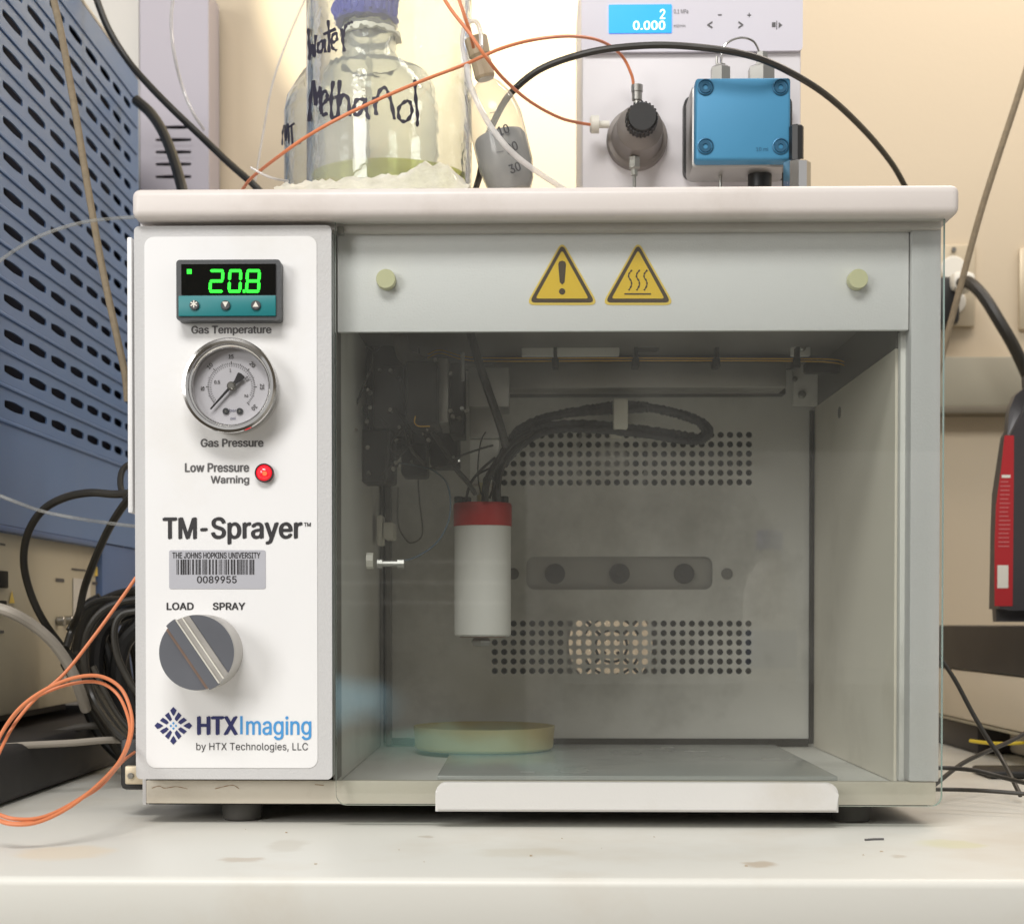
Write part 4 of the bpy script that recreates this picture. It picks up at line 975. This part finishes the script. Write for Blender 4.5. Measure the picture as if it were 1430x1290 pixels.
obj("black_cap", CYL(U(1061, 240, pY-.03), (0, 0, -1), 17*hk, .012, 24, .001), blk, hb)
obj("outlet_tube", CYL(U(1006, 240, pY-.03), (0, 0, -1), 2.5*hk, .012, 10), steel, hb)
t = thing("hand_tool", "short chrome and black cylinder standing at the pump's lower right", "tool", (U(1112, 250, .14).x, .14, LZ))
p = U(1112, 262, .14); obj("chrome_base", LATHE([(0, 0), (.0088, 0), (.0092, .001), (.0092, U(1112, 229, .14).z-LZ), (.0078, U(1112, 229, .14).z-LZ+.001), (0, U(1112, 229, .14).z-LZ+.001)], (p.x, .14, LZ), (0, 0, 1), 10), chrome, t, smooth=20)
obj("black_shaft", CYL((p.x, .14, U(1112, 229, .14).z+.001), (0, 0, 1), .0046, U(1112, 178, .14).z-U(1112, 229, .14).z, 8, .0008), blk, t)

# ================================================================ CABLES AND TUBES ABOVE
def cable(name, pts, w_, m, label, cat, seg=10, group=None): return tag(obj(name, TUBE(pts, w_, seg), m), label, cat, group)
cable("black_cable", [(640, 330, .38), (668, 252, .17), (676, 205, .155), (700, 150, .14), (726, 118, .13), (765, 92, .125), (830, 72, .12), (900, 64, .12), (960, 65, .12), (1030, 74, .12), (1085, 92, .13), (1150, 130, .17), (1205, 180, .24), (1245, 228, .31), (1268, 268, .36)], 9, cab, "black cable arching across the pump's front and down to the lid's right end", "cable")
cable("black_cable", [(128, -20, .42), (150, 38, .42), (178, 84, .42), (205, 116, .41), (240, 152, .40), (280, 190, .40), (320, 228, .39), (352, 256, .38), (370, 275, .38)], 10, cab, "long straight black cable running diagonally past the grey tower to the lid", "cable")
cable("black_cable", [(190, 140, .54), (210, 158, .53), (226, 182, .51), (240, 215, .49), (252, 255, .47), (262, 300, .46)], 15, cab, "thick black cable in front of the grey tower's vent slots", "cable")
cable("pale_tube", [(243, -15, .36), (239, 30, .36), (243, 75, .36), (254, 120, .37), (268, 155, .37), (285, 182, .38)], 4.5, tubew, "thin white tube hanging in front of the grey tower", "tubing")
cable("pale_tube", [(430, -10, .40), (400, 60, .40), (380, 120, .40), (367, 190, .40), (355, 262, .39)], 3, tubew, "hair-thin clear tube against the wall left of the bottles", "tubing")
cable("pale_tube", [(350, 234, .05), (368, 244, .05), (385, 250, .05), (402, 253, .06)], 3.5, tubew, "short white tube end on the lid beside the bottle", "tubing")
cable("clear_tube", [(-10, 372, -.02), (20, 350, -.01), (60, 328, .0), (110, 312, .01), (160, 305, .015), (203, 303, .02)], 5, tubec, "clear tube curving from the left to the machine's top corner", "tubing")
cable("clear_tube", [(-10, 688, .0), (20, 700, .0), (60, 714, .01), (110, 724, .01), (150, 730, .02), (190, 735, .03)], 5, tubec, "clear tube crossing the black cable loop at the left", "tubing")
og = "orange capillary tubes"
cable("orange_tube", [(338, 266, .16), (352, 248, .12), (390, 218, .05), (430, 190, .03), (480, 162, .02), (540, 134, .02), (600, 109, .03), (650, 90, .05), (700, 68, .06), (750, 55, .08), (800, 51, .12), (840, 58, .15), (868, 78, .175), (882, 105, .18), (885, 124, .182)], 4.6, orange, "orange tube arching from the lid's left over the jar into the valve top", "tubing", group=og)
cable("orange_tube", [(612, -15, .05), (630, 14, .045), (655, 46, .04), (680, 82, .04), (705, 112, .06), (740, 142, .10), (780, 164, .14), (810, 172, .17), (832, 175, .182)], 4.6, orange, "orange tube crossing over the beige fitting to the valve's white side fitting", "tubing", group=og)
cable("orange_tube", [(636, -15, .05), (648, 20, .05), (657, 48, .055), (661, 66, .075)], 5, orange, "short orange tube dropping straight into the beige fitting", "tubing", group=og)
cable("braided_cord", [(70, -20, .16), (86, 50, .16), (104, 150, .16), (124, 270, .16), (142, 370, .16), (160, 455, .16), (174, 520, .165), (178, 560, .17)], 10, ropem, "tan woven cord hanging in front of the blue slotted panel", "cord")
cable("braided_cord", [(1445, 60, .45), (1420, 140, .45), (1392, 225, .45), (1370, 295, .45), (1352, 360, .45), (1336, 420, .45), (1320, 480, .45), (1300, 560, .45)], 9, ropem, "tan cord hanging against the wall right of the sprayer", "cord")

# ================================================================ BLUE INSTRUMENT, LEFT
BX = -.363
def YB(px): return UX(px, 864, BX).y
slots = [(-30, 1.2), (7.7, 35.4), (42.5, 66.8), (73.2, 94), (100, 118.2), (123, 139.1), (143, 157), (160.6, 171.8), (175.7, 185.2)]
zr = [H+(890+55.3*n)/2250 for n in range(-10, 4)]; pitch = 55.3/2250
blue = thing("blue_instrument", "large blue instrument with rows of slotted vents, at the left", "instrument", (BX-.15, .35, 0))
fB = lambda u, v, d: Vector((BX-d, u, v))
bm = bmesh.new()
edges = [YB(-70)]+[(YB(slots[i][1])+YB(slots[i+1][0]))/2 for i in range(len(slots)-1)]+[YB(188.5)]
for i, (p0, p1) in enumerate(slots):
    y0, y1 = YB(p0), YB(p1)
    for z in zr: tile(bm, fB, edges[i], edges[i+1], z-pitch/2, z+pitch/2, (y0+y1)/2, z, (y1-y0)/2, .0035, .0012, 16)
zt_ = H+1132/2250; zbp = H+.0655
quad(bm, fB, edges[-1], YB(196), zbp, zt_)
quad(bm, fB, edges[0], edges[-1], zr[-1]+pitch/2, zt_); quad(bm, fB, edges[0], edges[-1], zbp, zr[0]-pitch/2)
obj("slotted_panel", bm, bluem, blue, smooth=0)
for z in zr[:]+[zr[-1]+pitch]:
    obj("panel_rib", BOX(BX+.0002, BX+.0015, edges[0], YB(193), z-pitch/2-.0016, z-pitch/2+.0016, .0009), bluem, blue)
obj("interior_shade", BOX(BX-.02, BX-.015, YB(-70), YB(195), zbp, zt_), mat("navy_void", (34, 40, 60), .8), blue, smooth=0)  # navy sheet paints the shaded interior seen through the slots
obj("body_shell", BOX(BX-.30, BX-.021, YB(-70), YB(196), zbp, zt_), blued, blue, smooth=0)
obj("top_edge", BOX(BX-.30, BX+.0006, YB(-70), YB(196), zt_+.0003, zt_+.004, .001), towerl, blue)
obj("rear_edge", BOX(BX-.0145, BX-.0003, YB(196)-.004, YB(196), zbp, zt_-.0003), blued, blue, smooth=0)
zbb = H-.068
obj("lower_panel", BOX(BX-.30, BX-.006, YB(-70), YB(144), zbb, zbp-.0005, .001), beige, blue)
obj("corner_pillar", BOX(BX-.30, BX-.001, YB(145), YB(196), zbb, zbp-.0005, .001), blued, blue)
obj("lower_lip", BOX(BX-.012, BX+.002, YB(-70), YB(144), zbp-.005, zbp-.0006, .0008), blued, blue)
obj("support_foot", BOX(BX-.28, BX-.04, .25, .5, .0375, zbb-.0005), blk, blue)
def onB(px, py): return UX(px, py, BX-.0055)
for (x0, y0, x1, y1, nm, m_) in ((-8, 796, 8, 821, "port_socket", dark), (-8, 838, 6, 850, "port_socket", dark)):
    a = onB(x0, y0); b = onB(x1, y1); obj(nm, BOX(BX-.010, BX-.0035, min(a.y, b.y), max(a.y, b.y), min(a.z, b.z), max(a.z, b.z), .0005), m_, blue)
for px, py in ((80, 867), (92, 866), (82, 950), (91, 946)):
    p = onB(px, py); obj("round_connector", CYL(p, (1, 0, 0), .0038, .006, 16, .0006), steel, blue)
def printB(px0, py0, px1, py1, m_, nm="printed_caption"):
    a = onB(px0, py0); b = onB(px1, py1); bm = bmesh.new(); n = max(2, int(abs(b.y-a.y)/.0016))
    for k in range(n):
        y = a.y+(b.y-a.y)*k/n; box(bm, BX-.0056, BX-.0054, y, y+abs(b.y-a.y)/n*.6, b.z, a.z)
    obj(nm, bm, m_, blue, smooth=0)
for r_ in ((78, 807, 90, 813), (100, 793, 120, 798), (129, 812, 138, 817), (0, 758, 8, 762), (0, 880, 6, 884)): printB(*r_, ink)
p = onB(16, 832); q = onB(16, 842); bm = bmesh.new()
vs = [bm.verts.new(v) for v in (onB(12, 842)+Vector((.0004, 0, 0)), onB(20, 842)+Vector((.0004, 0, 0)), onB(16, 824)+Vector((.0004, 0, 0)))]; bm.faces.new(vs); obj("warning_triangle", bm, ylight, blue, smooth=0)
bm = bmesh.new(); vs = [bm.verts.new(onB(*v)+Vector((.0004, 0, 0))) for v in ((131, 804), (138, 804), (134.5, 790))]; bm.faces.new(vs); obj("warning_triangle", bm, ylight, blue, smooth=0)
a = onB(102, 807); b = onB(126, 862); bm = bmesh.new(); box(bm, BX-.0056, BX-.0052, a.y, b.y, b.z, a.z); obj("inset_plate", bm, towerl, blue, smooth=0)
tag(obj("black_plinth", BOX(-.75, -.323, .02, .60, .0005, .036, .006, 3), mat("black_rubber_sheet", (40, 38, 38), .6, var=.15, dirt=(72, 68, 66), dirt_amt=.5)), "low black block lying flat on the bench under the blue instrument", "block")

# grey tower behind
tw = thing("grey_tower", "tall lavender-grey instrument casing with short vent slots behind the blue one", "instrument", (U(240, 200, .72).x, .69, 0))
a = U(195, 0, .72); b = U(291, 0, .72); bm = bmesh.new(); fT = fy(.72)
sl = [(178, 229, 267), (195.5, 217, 267), (212.5, 217, 267), (229.5, 217, 267), (247, 217, 267)]
zs = [U(240, s[0], .72).z for s in sl]; sxm = U(214, 200, .72).x; sxM = U(270, 200, .72).x; hz = (zs[0]-zs[1])/2; ztt = .75
for s, z in zip(sl, zs):
    c0, c1 = U(s[1], s[0], .72).x, U(s[2], s[0], .72).x; tile(bm, fT, sxm, sxM, z-hz, z+hz, (c0+c1)/2, z, (c1-c0)/2, .0019, .004)
zl, zh = zs[-1]-hz, zs[0]+hz
for i in range(1, 5):
    if abs((zs[i-1]-hz)-(zs[i]+hz)) > 1e-6: quad(bm, fT, sxm, sxM, min(zs[i]+hz, zs[i-1]-hz), max(zs[i]+hz, zs[i-1]-hz))
for q in ((a.x, sxm, .0005, ztt), (sxM, b.x, .0005, ztt), (sxm, sxM, .0005, zl), (sxm, sxM, zh, ztt)): quad(bm, fT, *q)
box(bm, b.x-.001, b.x, .7202, WY-.004, .0005, ztt); box(bm, a.x, a.x+.001, .7202, WY-.004, .0005, ztt)
obj("tower_front", bm, tower, tw, smooth=0)
obj("slot_backing", BOX(a.x+.002, b.x-.002, .728, .730, .002, ztt-.002), dark, tw, smooth=0)
obj("side_wing", BOX(a.x-.16, a.x-.002, .725, WY-.004, .0005, ztt), towerl, tw, smooth=0)

# ================================================================ CABLES, LEFT
lg_ = "black cables bundled behind the sprayer's left side"
cable("black_cable", [(190, 688, .12), (160, 690, .13), (125, 688, .14), (90, 695, .15), (60, 712, .16), (40, 742, .17), (33, 780, .18), (40, 820, .19), (58, 862, .2), (85, 900, .22), (108, 926, .23), (130, 960, .24)], 11, cab, "black cable making a wide loop left of the sprayer", "cable", group=lg_)
cable("black_cable", [(185, 690, .10), (168, 712, .13), (150, 742, .15), (132, 782, .17), (118, 820, .19), (110, 856, .2), (100, 880, .21), (92, 905, .2)], 11, cab, "black cable dropping steeply behind the wide loop's right", "cable", group=lg_)
cable("black_cable", [(186, 645, .16), (172, 655, .15), (168, 672, .14), (172, 690, .13), (186, 706, .11)], 9, cab, "small black cable kink sticking out above the wide loop", "cable", group=lg_)
rn = random.Random(21)
defs = [([(195, 824, .24), (160, 832, .25), (128, 850, .25), (112, 880, .25), (108, 920, .25), (120, 960, .24), (150, 1010, .22), (190, 1060, .2)], 14),
        ([(195, 836, .2), (165, 842, .2), (140, 856, .2), (122, 884, .2), (118, 925, .2), (130, 975, .2), (160, 1020, .18), (195, 1050, .17)], 12),
        ([(195, 852, .16), (170, 858, .16), (160, 880, .16), (164, 915, .16), (180, 950, .16), (200, 980, .16)], 10),
        ([(198, 845, .26), (150, 870, .26), (135, 910, .26), (140, 960, .26), (170, 1000, .26), (200, 1020, .26)], 22),
        ([(198, 870, .26), (172, 900, .26), (165, 950, .26), (180, 1010, .26), (200, 1060, .26)], 24),
        ([(104, 915, .24), (126, 955, .22), (150, 995, .2), (178, 1035, .18), (200, 1070, .18)], 16),
        ([(92, 925, .26), (120, 970, .25), (150, 1020, .24), (176, 1060, .22), (200, 1090, .2)], 18),
        ([(96, 880, .21), (116, 850, .22), (140, 838, .23), (170, 836, .24)], 9),
        ([(130, 930, .15), (146, 965, .15), (166, 1000, .15), (192, 1030, .15)], 8)]
labs = ["topmost long black cable of the tangle, bowing furthest left from the sprayer", "second black cable of the tangle, arching inside the outermost one",
        "short slack black cable hugging the sprayer's side in the tangle", "fat dull black cable deep inside the arch of the tangle", "widest black cable of the tangle, running close to the blue pillar",
        "black cable crossing the bottom of the tangle towards the lower right", "lowest fat black cable of the tangle, just above the black block", "thin black cable arching over the left shoulder of the tangle",
        "thin glossy black cable running diagonally across the front of the tangle"]
for k, (pts, w_) in enumerate(defs):
    cable("black_cable", [(x, y, Y) for x, y, Y in pts], w_, cab if k not in (3, 4) else blk, labs[k], "cable", group=lg_+", low tangle")
bm = bmesh.new()
for k in range(16):
    x = rn.uniform(118, 190); y = rn.uniform(845, 900); Y = rn.uniform(.26, .34); sg = rn.uniform(-1, 1)
    sweep(bm, spline([U(x+20, y-18, Y), U(x, y, Y), U(x+sg*18, y+60, Y), U(x+sg*10+16, y+125, Y), U(x+50, y+170, Y)], 6), rn.uniform(3.5, 7)*K(.3), 8)
o = obj("cable_mass", bm, blk, None, "dark mass of black cables filling the gap behind the tangle", 'stuff'); o['category'] = "cables"
cable("grey_cable", [(-15, 846, .14), (15, 855, .14), (45, 872, .15), (72, 895, .16), (92, 922, .17), (106, 950, .18), (120, 990, .2)], 16, greyc, "thick grey cable curving down in front of the beige lower panel", "cable")
cable("grey_cable", [(-15, 1044, .12), (40, 1040, .14), (100, 1037, .16), (150, 1033, .18), (200, 1034, .2)], 10, greyc, "grey cable lying straight along the black block", "cable")
cable("grey_cable", [(-15, 1030, .26), (60, 1026, .26), (110, 1015, .26), (150, 1012, .26)], 10, mat("dark_grey_cable", (84, 80, 74), .6), "dark grey cable lying further back on the black block", "cable")
# cable box at the foot of the machine's left side
t = thing("terminal_box", "small black box with a metal bracket and screw at the sprayer's lower left", "box", (U(186, 1100, .05).x, .08, 0))
a = U(167, 1040, .04)
bm = PB(167, 1030, 212, 1103, .035, .10, .003); obj("box_body", bm, blk, t)
obj("bracket", PB(174, 1069, 204, 1095, .030, .0345, .001), platem, t); obj("bracket_screw", CYL(U(182, 1083, .0285), (0, 1, 0), .0018, .002, 14, .0004), steel, t)
# orange coil
cable("orange_tube", [(190, 806, .02), (170, 835, .02), (130, 890, .02), (90, 940, .02), (50, 975, .02), (22, 1008, .01), (4, 1040, .0), (-14, 1080, -.02)], 5, orange, "orange tube running straight down-left from the sprayer's side", "tubing", group=og)
cable("orange_tube", [(-16, 1066, -.01), (2, 1024, .0), (28, 988, .0), (64, 962, .005), (104, 946, .01), (140, 944, .015), (168, 960, .015), (182, 990, .01), (184, 1022, .0), (172, 1056, -.02), (148, 1086, -.045), (110, 1116, -.07), (62, 1140, -.09), (20, 1143, -.095), (-14, 1132, -.09)], 5.5, orange, "outer turn of the orange tube coil on the bench", "tubing", group=og)
cable("orange_tube", [(-16, 1058, .0), (6, 1018, .005), (34, 984, .005), (70, 964, .01), (108, 953, .015), (140, 953, .018), (163, 968, .018), (177, 995, .012), (181, 1024, .0), (168, 1060, -.025), (140, 1092, -.055), (98, 1126, -.08), (52, 1148, -.095), (12, 1150, -.10), (-14, 1138, -.095)], 5, orange, "inner turn of the orange tube coil on the bench", "tubing", group=og)
cable("orange_tube", [(188, 1050, .02), (170, 1064, -.01), (140, 1098, -.05), (100, 1122, -.075), (58, 1144, -.09), (20, 1149, -.098), (-14, 1140, -.095)], 4.6, orange, "orange tube end joining the coil from behind the panel's lower corner", "tubing", group=og)

# ================================================================ RIGHT SIDE
RX = .385
rb_ = thing("right_instrument", "low beige instrument with black top and foot, on the bench to the right", "instrument", (RX+.1, .5, 0))
z0, z1, z2_ = H-.006, H-.0447, H-.0887
obj("top_plate", BOX(RX, RX+.4, .28, .66, z1, z0, .0015), blackslab, rb_)
obj("body", BOX(RX+.0005, RX+.4, .282, .66, z2_, z1-.0005, .002), beiger, rb_)
obj("body_trim", BOX(RX-.0005, RX+.4, .281, .66, z2_-.003, z2_-.0005, .001), racew, rb_)
y5 = UX(1365, 1010, RX+.002).y
obj("foot", BOX(RX+.002, RX+.06, y5, .655, .0005, z2_-.0035, .001), blackslab, rb_)
t = tag(obj("paper_sheet", BOX(RX+.03, RX+.4, .42, .55, .0008, .03, .004), mat("white_paper", (214, 206, 190), .7)), "white wrapped pack lying beneath the right instrument", "pack")
cable("yellow_wire", [(1355, 1034, .40), (1380, 1037, .38), (1405, 1038, .36), (1440, 1036, .36)], 5, yelw, "short yellow wire beneath the right instrument", "wire")
rg = "thin black cables at the right of the sprayer"
cable("black_cable", [(1295, 905, .20), (1312, 918, .2), (1334, 950, .19), (1358, 995, .18), (1380, 1032, .17), (1398, 1058, .16), (1412, 1084, .14), (1425, 1110, .12)], 6.5, cab, "black cable falling steeply at the sprayer's right side", "cable", group=rg)
cable("black_cable", [(1290, 1108, .10), (1312, 1090, .12), (1345, 1065, .15), (1385, 1046, .18), (1412, 1034, .2), (1445, 1016, .22)], 6.5, cab, "black cable rising to the right, crossing the steep one", "cable", group=rg)
cable("black_cable", [(1290, 1072, .12), (1325, 1072, .12), (1365, 1076, .11), (1400, 1085, .10), (1445, 1096, .08)], 6.5, cab, "black cable sagging gently to the right on the bench", "cable", group=rg)
cable("black_cable", [(1290, 1102, .07), (1330, 1102, .07), (1380, 1104, .06), (1445, 1109, .05)], 6, cab, "lowest black cable lying nearly level on the bench", "cable", group=rg)
a = UZ(1383, 1086, .001)
tag(obj("black_adapter", BOX(a.x, a.x+.14, a.y, a.y+.05, .0006, .006, .002), blk), "flat black adapter lying on the bench at the far right", "adapter")
# bottle at right
oY = .42; okk = K(oY)
xo0 = U(1385, 868, oY-.03).x; zo = z0+.0006
ob = thing("oil_bottle", "dark grey plastic bottle with red label, cut off by the right edge", "bottle", (xo0+.05, oY, zo))
prof = [(1386, 868), (1385, 850), (1386, 800), (1387, 740), (1389, 690), (1395, 650), (1401, 610), (1404, 575), (1412, 555), (1424, 545), (1440, 538), (1455, 520), (1470, 500), (1560, 500), (1600, 560), (1612, 700), (1614, 868)]
P = [(U(x, y, oY+.006).x, U(x, y, oY+.006).z) for x, y in prof]
bm = bmesh.new(); prism(bm, P, oY-.014, oY+.014)
bmesh.ops.bevel(bm, geom=[e for e in bm.edges if abs(e.verts[0].co.y-e.verts[1].co.y) < 1e-6], offset=.009, segments=4, affect='EDGES')
for v in bm.verts: v.co.z = max(v.co.z, zo)
obj("bottle_body", bm, cgrey, ob)
lab = [(1389, 846), (1389, 760), (1391, 705), (1398, 655), (1403, 608), (1416, 608), (1415.5, 700), (1414, 846)]
bm = bmesh.new(); prism(bm, [(U(x, y, oY-.0144).x, U(x, y, oY-.0144).z) for x, y in lab], oY-.0144, oY-.0138)
lo_ = obj("red_label", bm, redlab, ob, smooth=0)
obj("barcode_patch", PB(1393, 789, 1408, 821, oY-.0148, oY-.0145), wht, lo_, smooth=0)
bm = bmesh.new()
for k in range(16):
    y = 672+k*6; a_ = U(1397-(k*.2), y, oY-.0148); b_ = U(1411, y+1.2, oY-.0148); box(bm, a_.x, b_.x-random.uniform(0, .002), oY-.0148, oY-.0146, b_.z, a_.z)
obj("small_print", bm, mat("pale_red_print", (206, 120, 120), .5), lo_, smooth=0)
bm = bmesh.new(); a_ = U(1399, 663, oY-.0148); b_ = U(1411, 667, oY-.0148); box(bm, a_.x, b_.x, oY-.0148, oY-.0146, b_.z, a_.z); obj("label_heading", bm, wht, lo_, smooth=0)

# ================================================================ ACROSS THE ROOM (seen only in the door's reflection)
bm = BOX(.0, 1.9, -3.1, -2.6, -.9, H+.36); obj("opposite_cabinet", bm, mat("pale_cabinet", (232, 230, 224), .6), kind='structure', smooth=0)
bm = bmesh.new()
for z in (.118, .076, .035): box(bm, -.42, -.04, -2.5, -2.35, H+z-.004, H+z)
obj("opposite_shelves", bm, mat("shelf_edge_white", (235, 233, 228), .5), kind='structure', smooth=0)

obj("opposite_counter", BOX(.05, 1.2, -1.9, -1.25, -.9, .03), mat("grey_counter", (150, 148, 140), .5), kind='structure', smooth=0)
ab = thing("wash_bottle", "pale plastic bottle with blue-grey label, faintly mirrored in the door's right half", "bottle", (.333, -1.32, .03))
obj("bottle_body", LATHE([(0, .0005), (.034, .0005), (.036, .004), (.036, .12), (.030, .145), (.014, .165), (.014, .18), (0, .18)], (.333, -1.32, .03), (0, 0, 1), 36), wht, ab)
obj("bottle_label", LATHE([(.0363, .02), (.0366, .021), (.0366, .07), (.0363, .071)], (.333, -1.32, .03), (0, 0, 1), 36), mat("blue_grey_label", (110, 120, 150), .6), ab)
obj("bottle_cap", CYL((.333, -1.32, .2103), (0, 0, 1), .018, .026, 24, .002), capblue, ab)
